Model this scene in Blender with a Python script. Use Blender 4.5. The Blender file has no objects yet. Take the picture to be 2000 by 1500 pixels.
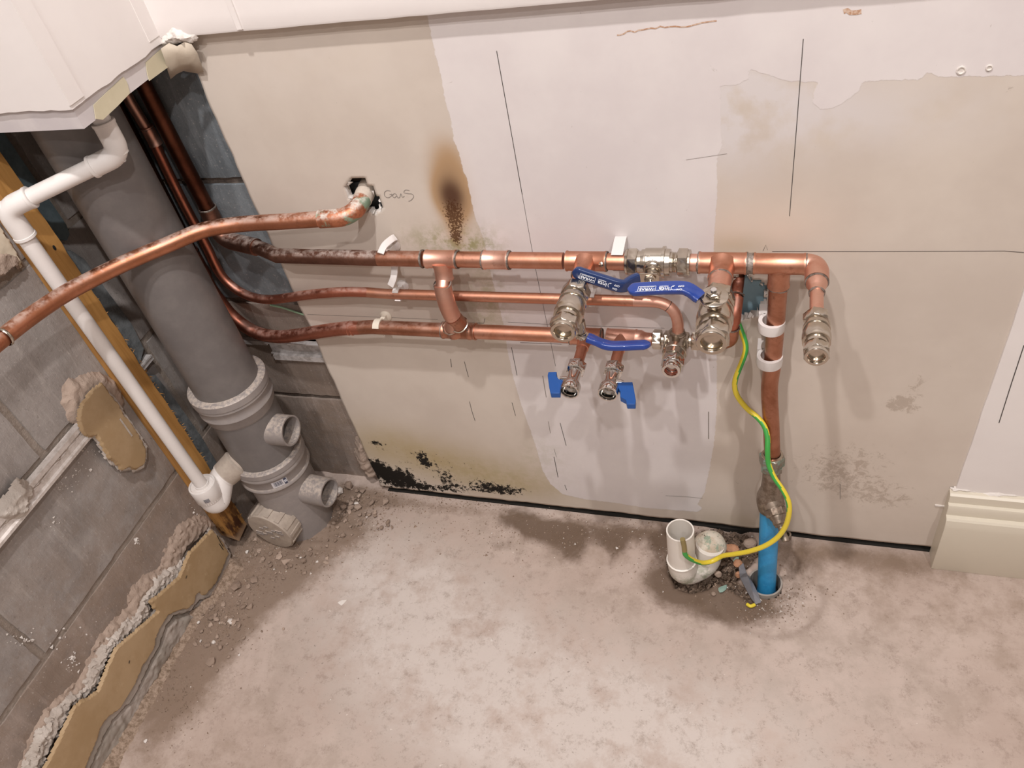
import bpy, bmesh, math, random
import numpy as np
from mathutils import Vector, Matrix, noise as mn
from mathutils.geometry import tessellate_polygon
random.seed(7); rng = np.random.default_rng(7)
PI = math.pi
SC = bpy.context.scene; COL = SC.collection

# ------------------------------------------------------------------ camera, light, exposure
R_ = np.array([[0.95043268, 0.2595801, -0.17116041], [0.06053912, -0.69443403, -0.71700516], [-0.30497988, 0.67110324, -0.67572755]])
FPX = 1557.1
CAM = np.array([0.0, -0.855, 1.18674])
cd = bpy.data.cameras.new('camera'); cam = bpy.data.objects.new('camera', cd); COL.objects.link(cam)
cd.sensor_width = 36; cd.lens = FPX/2000*36; cd.clip_start = 0.02
cam.matrix_world = Matrix(((R_[0][0], -R_[1][0], -R_[2][0], CAM[0]), (R_[0][1], -R_[1][1], -R_[2][1], CAM[1]), (R_[0][2], -R_[1][2], -R_[2][2], CAM[2]), (0, 0, 0, 1)))
SC.camera = cam
w = bpy.data.worlds.new('world'); SC.world = w; w.use_nodes = True
w.node_tree.nodes['Background'].inputs[0].default_value = (1.0, .97, .94, 1); w.node_tree.nodes['Background'].inputs[1].default_value = 0.33
SC.view_settings.view_transform = 'Standard'; SC.view_settings.look = 'None'; SC.view_settings.gamma = 1
SC.view_settings.use_curve_mapping = False; SC.view_settings.exposure = 1.8
LAMPS = [(-0.22, -0.70, 2.38, 25, .028), (0.62, -1.25, 2.38, 17, .028), (-0.50, -1.45, 2.38, 13, .028), (0.10, -2.2, 2.38, 9, .028)]
for i, (x, y, z, p, r) in enumerate(LAMPS):
    l = bpy.data.lights.new('downlight_beam', 'SPOT'); l.energy = p*1.0; l.shadow_soft_size = r; l.spot_size = math.radians(150); l.spot_blend = .5
    l.color = (1.0, .962, .960)
    o = bpy.data.objects.new('downlight_beam', l); COL.objects.link(o); o.location = (x, y, z)

# ------------------------------------------------------------------ survey: sight lines met with a real plane
def _ray(x, y): return R_.T @ np.array([(x-1000)/FPX, (y-750)/FPX, 1.0])
def _pl(i, v, x, y):
    d = _ray(x, y); t = (v-CAM[i])/d[i]; return CAM + d*t
def W(x, y, v=0.0): return _pl(1, v, x, y)      # on a plane parallel to the back wall
def F(x, y, v=0.0): return _pl(2, v, x, y)      # on a level plane
def X(x, y, v=-0.98): return _pl(0, v, x, y)    # on a plane parallel to the left wall

# ------------------------------------------------------------------ materials
def lin(c):
    if isinstance(c, str): c = [int(c[i:i+2], 16)/255 for i in (0, 2, 4)]
    return tuple(((v/12.92) if v <= .04045 else ((v+.055)/1.055)**2.4) for v in c[:3]) + (1.0,)
class NT:
    def __init__(s, name):
        s.m = bpy.data.materials.new(name); s.m.use_nodes = True; s.t = s.m.node_tree; s.n = s.t.nodes
        s.b = s.n['Principled BSDF']; s._c = None
    def new(s, k): return s.n.new(k)
    def link(s, a, b): s.t.links.new(a, b)
    def put(s, v, sock):
        if isinstance(v, (int, float)): sock.default_value = v
        elif isinstance(v, (tuple, list)) : sock.default_value = v
        else: s.link(v, sock)
    def co(s):
        if s._c is None: s._c = s.new('ShaderNodeNewGeometry')
        return s._c.outputs['Position']
    def normal(s):
        s.co(); return s._c.outputs['Normal']
    def noise(s, sc, det=4, rough=.6, vec=None, dist=0.0, out='Fac'):
        n = s.new('ShaderNodeTexNoise'); n.inputs['Scale'].default_value = sc; n.inputs['Detail'].default_value = det
        n.inputs['Roughness'].default_value = rough; n.inputs['Distortion'].default_value = dist
        s.link(vec or s.co(), n.inputs['Vector']); return n.outputs[out]
    def scale(s, v, vec=None):
        n = s.new('ShaderNodeMapping'); n.inputs['Scale'].default_value = v; s.link(vec or s.co(), n.inputs['Vector']); return n.outputs[0]
    def math(s, op, a, b=0.0, clamp=False):
        n = s.new('ShaderNodeMath'); n.operation = op; n.use_clamp = clamp; s.put(a, n.inputs[0]); s.put(b, n.inputs[1]); return n.outputs[0]
    def step(s, v, a, b):    # smooth ramp 0..1 between a and b
        n = s.new('ShaderNodeMapRange'); n.interpolation_type = 'SMOOTHSTEP'; s.put(v, n.inputs[0]); n.inputs[1].default_value = a; n.inputs[2].default_value = b
        n.inputs[3].default_value = 0; n.inputs[4].default_value = 1
        if a > b:
            n.inputs[1].default_value = b; n.inputs[2].default_value = a; n.inputs[3].default_value = 1; n.inputs[4].default_value = 0
        return n.outputs[0]
    def attr(s, name):
        n = s.new('ShaderNodeAttribute'); n.attribute_name = name; return n.outputs['Fac']
    def mix(s, f, a, b):
        n = s.new('ShaderNodeMix'); n.data_type = 'RGBA'; s.put(f, n.inputs['Factor'])
        s.put(lin(a) if isinstance(a, str) else a, n.inputs['A']); s.put(lin(b) if isinstance(b, str) else b, n.inputs['B']); return n.outputs['Result']
    def dist(s, p):
        n = s.new('ShaderNodeVectorMath'); n.operation = 'DISTANCE'; s.link(s.co(), n.inputs[0]); n.inputs[1].default_value = tuple(p); return n.outputs['Value']
    def sep(s, v):
        n = s.new('ShaderNodeSeparateXYZ'); s.link(v, n.inputs[0]); return n.outputs
    def fin(s, col, rough=.6, metal=0.0, bump=None, bs=.3, bd=.001, spec=.5, coat=0):
        s.put(lin(col) if isinstance(col, str) else col, s.b.inputs['Base Color']); s.put(rough, s.b.inputs['Roughness']); s.put(metal, s.b.inputs['Metallic'])
        s.b.inputs['Specular IOR Level'].default_value = spec
        if coat: s.b.inputs['Coat Weight'].default_value = coat
        if bump is not None:
            n = s.new('ShaderNodeBump'); n.inputs['Strength'].default_value = bs; n.inputs['Distance'].default_value = bd; s.link(bump, n.inputs['Height']); s.link(n.outputs[0], s.b.inputs['Normal'])
        return s.m
M = {}
def dusted(n, base, dust='B9AFA4', lo=.45, hi=.95, amt=1.0, sc=60):
    f = n.step(n.sep(n.normal())[2], lo, hi); f = n.math('MULTIPLY', f, n.step(n.noise(sc, 5, .7), .38, .62)); f = n.math('MULTIPLY', f, amt)
    return n.mix(f, base, dust), f
def copper(name, a, b, c, rough=.32, dust=0, metal=1.0, sc=18):
    n = NT(name); f1 = n.noise(sc, 6, .65, dist=.6); f2 = n.noise(sc*4.5, 5, .7)
    col = n.mix(n.step(f1, .38, .62), a, b); col = n.mix(n.math('MULTIPLY', n.step(f2, .56, .74), .6), col, c)
    rg = n.math('ADD', n.math('MULTIPLY', f1, .25), rough-.12); mt = metal
    if dust:
        col, f = dusted(n, col, 'C9C0B8', .35, .9, dust)
        rg = n.math('ADD', rg, n.math('MULTIPLY', f, .4), True); mt = n.math('SUBTRACT', 1.0, n.math('MULTIPLY', f, .9), True)
    M[name] = n.fin(col, rg, mt, f2, .12, .0006)
copper('copper', 'D09B84', 'C1896F', '9E6A54', .42)
copper('copper_fitting', 'E2B5A2', 'DAA793', 'BF8E7A', .46)
copper('copper_red', 'C58069', 'B4705A', '7C4E40', .42, .35)
copper('copper_tarnished', '8E6858', '775446', '523A33', .48, .6)
copper('copper_dark', '6E4433', '563326', '38231D', .45, .2)
copper('copper_worn', 'BC876F', 'A47058', '6E4C3E', .40, .25)
copper('copper_dusty', 'C4876A', 'B07658', '8E5F48', .38, .55)
# verdigris bend of the gas pipe
n = NT('copper_verdigris'); f1 = n.noise(40, 6, .7); col = n.mix(n.step(f1, .4, .6), 'C98665', 'A0654B')
g = n.math('MULTIPLY', n.step(n.noise(40, 4, .6, dist=.5), .50, .60), .75); col = n.mix(g, col, '6FA08A')
col, f = dusted(n, col, 'CFC6BC', .2, .8, 1.0, 90)
M['copper_verdigris'] = n.fin(col, .55, n.math('SUBTRACT', .9, n.math('ADD', n.math('MULTIPLY', f, .8), n.math('MULTIPLY', g, .8)), True), f1, .3, .001)
n = NT('plaster_crust'); f1 = n.noise(90, 6, .7); M['plaster_crust'] = n.fin(n.mix(f1, 'B5A596', 'D9CDBF'), .9, 0, f1, .6, .002)
n = NT('solder'); f1 = n.noise(200, 4); M['solder'] = n.fin(n.mix(n.step(f1, .4, .6), '9C928A', '756C64'), .55, .75, f1, .5, .0008)
n = NT('nickel'); f1 = n.noise(60, 4); M['nickel'] = n.fin(n.mix(f1, 'CFC6B9', 'B8AFA2'), .22, 1.0, n.noise(900, 2), .06, .0003)
n = NT('chrome'); M['chrome'] = n.fin('DDDBD8', .09, 1.0)
n = NT('ball_metal'); M['ball_metal'] = n.fin('5F6260', .15, 1.0)
n = NT('brass'); M['brass'] = n.fin('C9A24A', .3, 1.0)
n = NT('bronze_old'); f1 = n.noise(70, 5, .7); col = n.mix(n.step(f1, .4, .62), '9A8C7E', '7A6A5C'); M['bronze_old'] = n.fin(col, .48, .75, f1, .3, .001)
n = NT('bronze_green'); f1 = n.noise(110, 5, .7); col = n.mix(n.step(f1, .45, .6), '8C8478', '8FA79A'); M['bronze_green'] = n.fin(col, .42, .7, f1, .4, .001)
n = NT('vinyl_blue'); M['vinyl_blue'] = n.fin('1F3C86', .25, 0, n.noise(700, 2), .05, .0003, coat=.4)
n = NT('vinyl_navy'); M['vinyl_navy'] = n.fin('17305F', .25, 0, n.noise(700, 2), .05, .0003, coat=.4)
n = NT('plastic_blue'); M['plastic_blue'] = n.fin('1B4F93', .38)
n = NT('print_white'); M['print_white'] = n.fin('E8ECF4', .5)
n = NT('print_dark'); M['print_dark'] = n.fin('34384E', .6)
n = NT('label_paper'); M['label_paper'] = n.fin('C9C6C8', .6)
n = NT('rubber'); M['rubber'] = n.fin('22211F', .8)
n = NT('pencil'); M['pencil'] = n.fin('46403C', .8)
n = NT('pencil_soft'); M['pencil_soft'] = n.fin('8A827B', .8)
n = NT('pvc_white'); f1 = n.noise(30, 5); col, f = dusted(n, n.mix(f1, 'E9E4E0', 'DCD6D1'), 'CFC5BC', .5, 1.0, .5, 80); M['pvc_white'] = n.fin(col, .38, 0)
n = NT('trap_white'); f1 = n.noise(45, 6, .7); f2 = n.step(n.sep(n.co())[2], .060, .015)
col = n.mix(n.math('MULTIPLY', f2, n.step(f1, .45, .6)), n.mix(n.noise(20, 3), 'E9E3DB', 'DCD4C8'), 'A2A490'); M['trap_white'] = n.fin(col, .4, 0, f1, .1, .0005)
n = NT('dome_dirty'); f1 = n.noise(90, 6, .75); f2 = n.noise(35, 4, .6)
col = n.mix(n.step(f1, .5, .62), n.mix(n.step(f2, .4, .6), 'CFC6B6', 'B9A893'), '8E9A86'); col = n.mix(n.step(n.noise(160, 3), .64, .7), col, '4E4337'); M['dome_dirty'] = n.fin(col, .8, 0, f1, .5, .001)
n = NT('clip_white'); M['clip_white'] = n.fin('DCD6D2', .45, spec=.4); M['clip_white'].node_tree.nodes['Principled BSDF'].inputs['Subsurface Weight'].default_value = .0
n = NT('clip_cream'); M['clip_cream'] = n.fin('DDD3C3', .5)
n = NT('soil_grey'); f1 = n.noise(25, 6, .7); col, f = dusted(n, n.mix(n.step(f1, .35, .7), '6A6563', '746F6C'), '988F88', .5, 1.0, .7, 120); M['soil_grey'] = n.fin(col, .42, 0, n.noise(300, 3), .05, .0005)
n = NT('soil_light'); f1 = n.noise(35, 6, .7); col, f = dusted(n, n.mix(n.step(f1, .35, .7), '8B8481', '968E89'), 'B9ACA0', .25, .8, 1.0, 150); M['soil_light'] = n.fin(col, .5, 0, n.noise(400, 3), .12, .0006)
n = NT('soil_dusty'); f1 = n.noise(60, 6, .7); M['soil_dusty'] = n.fin(n.mix(n.step(f1, .3, .7), 'A19488', 'B2A597'), .8, 0, f1, .35, .0008)
n = NT('mdpe_blue'); f1 = n.noise(50, 6, .75); f2 = n.noise(180, 4, .8)
col = n.mix(n.step(f1, .4, .7), '3391C4', '2A82B6'); col = n.mix(n.math('MULTIPLY', n.step(f2, .60, .72), .35), col, '8FB2C4'); M['mdpe_blue'] = n.fin(col, .45, 0, f2, .15, .0006)
n = NT('sleeve_grey'); f1 = n.noise(90, 5, .7); M['sleeve_grey'] = n.fin(n.mix(f1, '8C857D', 'A49C93'), .7, 0, f1, .2, .0006)
n = NT('cable_green'); M['cable_green'] = n.fin('3E9A44', .38)
n = NT('cable_yellow'); M['cable_yellow'] = n.fin('DCC63A', .38)
n = NT('conduit_dark'); M['conduit_dark'] = n.fin('8A7A4E', .5)
n = NT('timber'); v = n.scale((60, 60, 4)); f1 = n.noise(1.0, 5, .6, v, .8); f2 = n.noise(6, 4); zz = n.sep(n.co())[2]
col = n.mix(n.step(f1, .35, .65), 'BD8C4E', 'A3743B'); col = n.mix(n.math('MULTIPLY', n.step(f2, .52, .7), .5), col, '94693A')
wet = n.math('MULTIPLY', n.step(zz, .17, .06), n.step(n.noise(35, 5, .7, n.scale((1, 1, .35))), .42, .55)); col = n.mix(wet, col, '4A2A15')
wet2 = n.math('MULTIPLY', n.step(zz, .05, .035), .8); col = n.mix(wet2, col, 'AB8E72'); M['timber'] = n.fin(col, .65, 0, f1, .35, .0012)
def blocky(name, a, b, c, bs=.5):
    n = NT(name); f1 = n.noise(9, 6, .7); f2 = n.noise(120, 6, .75); f3 = n.noise(1.0, 6, .7, n.scale((55, 55, 7)))
    col = n.mix(n.step(f1, .35, .65), a, b); col = n.mix(n.math('MULTIPLY', n.step(f3, .52, .72), .5), col, c)
    low = n.math('MULTIPLY', n.step(n.sep(n.co())[2], .62, .05), n.step(n.noise(16, 6, .75), .4, .6)); col = n.mix(n.math('MULTIPLY', low, .55), col, '8B7868')
    col = n.mix(n.math('MULTIPLY', n.step(n.noise(260, 3, .6), .62, .7), .35), col, 'C8C0B8'); col = n.mix(n.math('MULTIPLY', n.step(n.noise(170, 4, .7), .62, .7), .4), col, '5F5852')
    M[name] = n.fin(col, .9, 0, n.math('ADD', n.math('MULTIPLY', f2, .6), f3), bs, .0030, spec=.25)
blocky('block_grey', 'A39C97', '8F8883', 'B9B2AC')
blocky('block_blue', '7B8083', '666C70', '989DA0')
blocky('block_brown', '9A8C82', '867A71', 'AFA096')
n = NT('mortar'); f1 = n.noise(60, 6, .75); M['mortar'] = n.fin(n.mix(n.step(f1, .35, .65), '8D8176', '9A8F85'), .95, 0, f1, .8, .004, spec=.2)
n = NT('mortar_grey'); f1 = n.noise(60, 6, .75); M['mortar_grey'] = n.fin(n.mix(n.step(f1, .35, .65), '5E5650', '74685F'), .95, 0, f1, .8, .004, spec=.2)
n = NT('adhesive_white'); f1 = n.noise(150, 6, .8); f2 = n.noise(25, 4); M['adhesive_white'] = n.fin(n.mix(n.step(f2, .35, .65), 'DFD4C9', 'CABDB1'), .95, 0, f1, 1.0, .004, spec=.2)
n = NT('adhesive_pink'); f1 = n.noise(120, 6, .8); M['adhesive_pink'] = n.fin(n.mix(f1, 'AA9688', 'BCA898'), .95, 0, f1, .8, .004, spec=.2)
n = NT('adhesive_grey'); f1 = n.noise(80, 6, .8); f2 = n.noise(14, 4); M['adhesive_grey'] = n.fin(n.mix(n.step(f2, .4, .6), '9A9187', 'ACA198'), .9, 0, f1, .4, .003, spec=.2)
n = NT('board_paper'); f1 = n.noise(12, 6, .7); f2 = n.noise(500, 3); col = n.mix(n.step(f1, .35, .65), 'AE9472', 'A28763'); col = n.mix(n.math('MULTIPLY', n.step(n.noise(30, 5, .7), .62, .72), .35), col, 'CDB695'); M['board_paper'] = n.fin(col, .75, 0, f2, .2, .0004)
n = NT('skim_white'); f1 = n.noise(5, 5); f2 = n.noise(80, 4); M['skim_white'] = n.fin(n.mix(n.step(f1, .3, .7), 'E6E0DC', 'DFD8D4'), .62, 0, f2, .08, .0008, spec=.3)
n = NT('board_raw'); f1 = n.noise(12, 5); M['board_raw'] = n.fin(n.mix(n.step(f1, .4, .6), 'CFC8C6', 'C3BCBC'), .8, 0, n.noise(300, 3), .1, .0005, spec=.3)
n = NT('skim_crumb'); f1 = n.noise(160, 6, .8); M['skim_crumb'] = n.fin(n.mix(f1, 'DAD0C6', 'F0EAE4'), .9, 0, f1, .7, .003)
n = NT('masking_tape'); f1 = n.noise(40, 5, .7); M['masking_tape'] = n.fin(n.mix(f1, 'CFC6AC', 'BEB498'), .6, 0, n.noise(200, 4), .2, .0006)
n = NT('tape_dusty'); f1 = n.noise(40, 5, .7); M['tape_dusty'] = n.fin(n.mix(f1, 'C6B9A7', 'B3A694'), .7, 0, n.noise(90, 4), .3, .001)
n = NT('skirting_paint'); f1 = n.noise(6, 4); M['skirting_paint'] = n.fin(n.mix(f1, 'D5CDBC', 'CDC4B2'), .42, 0, n.noise(60, 3), .05, .0006)
n = NT('painted_void'); M['painted_void'] = n.fin('2B2926', .95, spec=.1)
n = NT('stone_chip'); oi = n.new('ShaderNodeObjectInfo'); f1 = n.noise(150, 5, .7)
col = n.mix(oi.outputs['Random'], 'B5A192', '7F6D60'); col = n.mix(n.math('MULTIPLY', f1, .5), col, '9B8878'); M['stone_chip'] = n.fin(col, .95, 0, f1, .6, .002, spec=.2)
n = NT('rubble_dark'); f1 = n.noise(130, 6, .8); M['rubble_dark'] = n.fin(n.mix(n.step(f1, .4, .6), '5B4C40', '8C7868'), .95, 0, f1, .8, .004, spec=.2)
n = NT('rubble_tan'); f1 = n.noise(160, 5, .8); M['rubble_tan'] = n.fin(n.mix(n.step(f1, .35, .65), '77654F' if False else '7B6857', 'A99584'), .95, 0, f1, .5, .002, spec=.2)
n = NT('scrape_tan'); M['scrape_tan'] = n.fin(n.mix(n.step(n.noise(300, 4), .4, .6), 'CBB3A0', 'B0876A'), .9)
n = NT('brick_lump'); f1 = n.noise(90, 6, .8); M['brick_lump'] = n.fin(n.mix(f1, 'B07A5C', 'C79A7A'), .95, 0, f1, .8, .003, spec=.2)
n = NT('teal_chip'); M['teal_chip'] = n.fin(n.mix(n.noise(90, 4), '9FB3A4', '6F8F86'), .8)
n = NT('torn_plastic'); M['torn_plastic'] = n.fin(n.mix(n.noise(60, 4), '8B8B90', '6C6C72'), .4)
n = NT('backing_blue'); M['backing_blue'] = n.fin(n.mix(n.noise(40, 4), '9CB9C4', '8AA8B4'), .8)
n = NT('strip_blue'); f1 = n.noise(50, 6, .7); M['strip_blue'] = n.fin(n.mix(n.step(f1, .35, .65), '66777D', '56666C'), .9, 0, f1, .4, .002)
n = NT('strip_grey'); f1 = n.noise(50, 6, .7); M['strip_grey'] = n.fin(n.mix(n.step(f1, .35, .65), '75797A', '5E6263'), .9, 0, f1, .6, .003)
n = NT('trunk_grey'); f1 = n.noise(70, 5, .7); M['trunk_grey'] = n.fin(n.mix(n.step(f1, .4, .65), 'C9C4C1', 'A39D99'), .6, 0, f1, .1, .0006)
n = NT('cream_board'); f1 = n.noise(20, 5, .7); M['cream_board'] = n.fin(n.mix(f1, 'C9BCA6', 'D8CDB9'), .8, 0, f1, .2, .001)
n = NT('wire_pale'); M['wire_pale'] = n.fin('9DBE9C', .5)
n = NT('trunk_white'); f1 = n.noise(60, 6, .75); M['trunk_white'] = n.fin(n.mix(n.step(f1, .4, .65), 'DCD4CE', 'BFB5AD'), .6, 0, f1, .15, .0006)
n = NT('room_paint'); M['room_paint'] = n.fin('A9A39D', .8)
n = NT('ceiling_paint'); M['ceiling_paint'] = n.fin('D0CCC8', .8)
n = NT('lamp_glow'); n.b.inputs['Emission Color'].default_value = (1, .93, .85, 1); n.b.inputs['Emission Strength'].default_value = 14; M['lamp_glow'] = n.fin('FFFFFF', .5)
n = NT('lamp_trim'); M['lamp_trim'] = n.fin('E6E6E4', .3)

# plasterboard: beige paper with white filler, damp, scorch and mould held in mesh attributes
n = NT('plasterboard_paper')
edge = n.math('ADD', n.attr('paint'), n.math('MULTIPLY', n.math('SUBTRACT', n.noise(140, 5, .7), .5), .006))
pm = n.step(edge, -.0006, .0006)
base = n.mix(n.step(n.noise(5, 5, .6), .35, .65), 'CDC2B6', 'C4B8AC'); base = n.mix(n.math('MULTIPLY', n.attr('warm'), .8), base, 'D3C3B4')
yl = n.math('MULTIPLY', n.attr('damp'), n.math('ADD', .55, n.math('MULTIPLY', n.noise(30, 5, .7), .8)), True)
base = n.mix(yl, base, 'A89468')
gr = n.math('MULTIPLY', n.attr('green'), n.step(n.noise(60, 5, .7), .38, .62)); 
white = n.mix(n.step(n.noise(6, 5, .6), .35, .65), 'DAD3D0', 'D2CAC8')
thin = n.math('MULTIPLY', n.attr('thin'), n.step(n.noise(16, 5, .6), .3, .6)); base = n.mix(n.math('MULTIPLY', thin, .55), base, 'D0C9C6')
col = n.mix(pm, base, white); col = n.mix(n.math('MULTIPLY', gr, .55), col, '8E8B5A')
halo = n.math('MULTIPLY', n.step(n.attr('stain'), .04, .45), n.math('SUBTRACT', 1.0, n.math('MULTIPLY', pm, .8)))
col = n.mix(n.math('MULTIPLY', halo, .75), col, 'A57C46')
col = n.mix(n.math('MULTIPLY', n.step(n.attr('stain'), .30, 1.20), n.math('SUBTRACT', 1.0, pm)), col, '553A2A')
spk = n.math('MULTIPLY', n.step(n.math('ADD', n.attr('speck'), n.math('MULTIPLY', n.noise(330, 3, .6), 1.0)), 1.02, 1.1), .85); col = n.mix(spk, col, '4A2A12')
ml = n.math('ADD', n.attr('mould'), n.math('MULTIPLY', n.math('SUBTRACT', n.noise(105, 6, .75, dist=.15), .5), 2.4)); col = n.mix(n.step(ml, .55, .68), col, '15110C')
sf = n.math('ADD', n.attr('scuff'), n.math('MULTIPLY', n.math('SUBTRACT', n.noise(60, 8, .85, dist=.5), .5), 1.9)); col = n.mix(n.math('MULTIPLY', n.step(sf, .54, .70), .38), col, '806A55')
sm = n.step(n.noise(70, 5, .7, dist=1.0), .685, .74); col = n.mix(n.math('MULTIPLY', sm, .35), col, '857668')
M['plasterboard_paper'] = n.fin(col, n.math('SUBTRACT', .75, n.math('MULTIPLY', pm, .15)), 0, n.math('ADD', n.math('MULTIPLY', pm, .6), n.math('MULTIPLY', n.noise(90, 4), .25)), .35, .0008, spec=.3)
# concrete floor
n = NT('concrete_floor')
f1 = n.noise(2.6, 6, .65, dist=.4); f2 = n.noise(14, 6, .7); f3 = n.noise(90, 6, .75)
base = n.mix(n.step(f1, .35, .65), 'AE9B8F', 'BFAEA3'); base = n.mix(n.math('MULTIPLY', n.step(f2, .42, .66), .7), base, '998677')
base = n.mix(n.math('MULTIPLY', n.attr('pale'), n.step(f2, .25, .65)), base, 'C9BEB6')
base = n.mix(n.math('MULTIPLY', n.step(n.noise(38, 6, .85), .5, .68), .5), base, '877568')
dm = n.math('ADD', n.attr('damp'), n.math('MULTIPLY', n.math('SUBTRACT', n.noise(22, 6, .7, dist=.6), .5), 1.1)); base = n.mix(n.math('MULTIPLY', n.step(dm, .3, .9), .85), base, '5A4634')
dn = n.math('ADD', n.attr('dirt'), n.math('MULTIPLY', n.math('SUBTRACT', n.noise(40, 6, .75), .5), .9)); base = n.mix(n.math('MULTIPLY', n.step(dn, .25, .85), .8), base, '7B6756')
base = n.mix(n.math('MULTIPLY', n.attr('ring'), .35), base, '7C6A5C')
base = n.mix(n.math('MULTIPLY', n.step(n.noise(150, 3), .66, .74), .6), base, '6F5F54'); base = n.mix(n.math('MULTIPLY', n.step(n.noise(95, 2), .74, .78), .7), base, 'DDD3CA')
M['concrete_floor'] = n.fin(base, n.math('ADD', .5, n.math('MULTIPLY', f2, .35)), 0, n.math('ADD', n.math('MULTIPLY', f3, .5), f2), .35, .002, spec=.35)

# ------------------------------------------------------------------ mesh helpers
ORG = {}
def put(name, V, Fc, mat, parent=None, org=None, smooth=40, mi=None, label=None):
    if parent is not None: org = ORG[parent.name]
    elif org is None: org = np.mean(np.array(V), axis=0)
    org = np.array(org, float)
    me = bpy.data.meshes.new(name); me.from_pydata((np.array(V, float)-org).tolist(), [], Fc)
    for m in (mat if isinstance(mat, (list, tuple)) else [mat]): me.materials.append(M[m])
    if mi is not None: me.polygons.foreach_set('material_index', mi)
    me.validate(); me.update()
    if smooth:
        me.shade_smooth(); me.set_sharp_from_angle(angle=math.radians(smooth))
    o = bpy.data.objects.new(name, me); COL.objects.link(o)
    if parent is not None: o.parent = parent
    else: o.location = org
    ORG[o.name] = org
    if label: o['label'] = label
    return o
def tag(o, label, cat, group=None):
    o['label'] = label; o['category'] = cat
    if group: o['group'] = group
    return o
def thing(name, label, cat, loc, group=None):
    o = bpy.data.objects.new(name, None); COL.objects.link(o); o.location = Vector([float(c) for c in loc]); o.empty_display_size = .02
    ORG[o.name] = np.array(loc, float); return tag(o, label, cat, group)
def struct(o): o['kind'] = 'structure'; return o
class MB:
    def __init__(s): s.V = []; s.F = []; s.mi = []
    def add(s, V, Fc, mi=0):
        k = len(s.V); s.V += [tuple(map(float, v)) for v in V]; s.F += [tuple(i+k for i in f) for f in Fc]; s.mi += [mi]*len(Fc); return s
    def VF(s): return s.V, s.F
    def put(s, name, mat, parent=None, **k): return put(name, s.V, s.F, mat, parent, mi=s.mi if max(s.mi, default=0) else None, **k)
def nrm(v): v = np.array(v, float); return v/np.linalg.norm(v)
def frame(d, up=None):
    d = nrm(d)
    if up is None: up = (0, 0, 1) if abs(d[2]) < .9 else (0, 1, 0)
    u = nrm(np.cross(up, d)); return u, np.cross(d, u), d
def catmull(P, k=8):
    P = [np.array(p, float) for p in P]; Q = [2*P[0]-P[1]] + P + [2*P[-1]-P[-2]]; out = []
    for i in range(1, len(Q)-2):
        for j in range(k):
            t = j/k; a, b, c, d = Q[i-1], Q[i], Q[i+1], Q[i+2]
            out.append(.5*((2*b)+(c-a)*t+(2*a-5*b+4*c-d)*t*t+(3*b-a-3*c+d)*t**3))
    out.append(P[-1]); return out
def fillet(P, r, k=8):
    P = [np.array(p, float) for p in P]; out = [P[0]]
    for i in range(1, len(P)-1):
        a, b, c = P[i-1], P[i], P[i+1]; u, v = nrm(a-b), nrm(c-b); rr = r[i-1] if isinstance(r, (list, tuple)) else r
        t = min(rr, .48*np.linalg.norm(a-b), .48*np.linalg.norm(c-b)) if len(P) > 3 else min(rr, .95*np.linalg.norm(a-b), .95*np.linalg.norm(c-b))
        p0, p1 = b+u*t, b+v*t
        for j in range(k+1):
            s = j/k; out.append((1-s)**2*p0+2*s*(1-s)*b+s*s*p1)
    out.append(P[-1]); return out
def frames(path):
    P = [np.array(p, float) for p in path]; T = [nrm(P[min(i+1, len(P)-1)]-P[max(i-1, 0)]) for i in range(len(P))]
    u, v, _ = frame(T[0]); fr = []
    for i, t in enumerate(T):
        u = nrm(u-t*np.dot(u, t)); v = np.cross(t, u); fr.append((P[i], u, v, t))
    return fr
def tube(path, r, n=20, cap=True, inner=None):
    fr = frames(path); V = []; Fc = []; L = len(fr)
    for i, (p, u, v, t) in enumerate(fr):
        rr = r[i] if isinstance(r, (list, tuple, np.ndarray)) else r
        for j in range(n):
            a = 2*PI*j/n; V.append(p+rr*(math.cos(a)*u+math.sin(a)*v))
    for i in range(L-1):
        for j in range(n): Fc.append((i*n+j, i*n+(j+1) % n, (i+1)*n+(j+1) % n, (i+1)*n+j))
    if inner is None:
        if cap: Fc.append(tuple(range(n-1, -1, -1))); Fc.append(tuple((L-1)*n+j for j in range(n)))
    else:
        k = len(V)
        for i, (p, u, v, t) in enumerate(fr):
            for j in range(n):
                a = 2*PI*j/n; V.append(p+inner*(math.cos(a)*u+math.sin(a)*v))
        for i in range(L-1):
            for j in range(n): Fc.append((k+i*n+j, k+(i+1)*n+j, k+(i+1)*n+(j+1) % n, k+i*n+(j+1) % n))
        for i in (0, L-1):
            for j in range(n):
                q = (i*n+j, i*n+(j+1) % n, k+i*n+(j+1) % n, k+i*n+j); Fc.append(q[::-1] if i == 0 else q)
    return V, Fc
def lathe(prof, o, d, n=32, rot=0.0, up=None, cap=True):
    u, v, t = frame(d, up); o = np.array(o, float); V = []; Fc = []
    for h, r in prof:
        for j in range(n):
            a = 2*PI*j/n+rot; V.append(o+t*h+max(r, 1e-5)*(math.cos(a)*u+math.sin(a)*v))
    for i in range(len(prof)-1):
        for j in range(n): Fc.append((i*n+j, i*n+(j+1) % n, (i+1)*n+(j+1) % n, (i+1)*n+j))
    if cap:
        Fc.append(tuple(range(n-1, -1, -1))); Fc.append(tuple((len(prof)-1)*n+j for j in range(n)))
    return V, Fc
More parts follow.
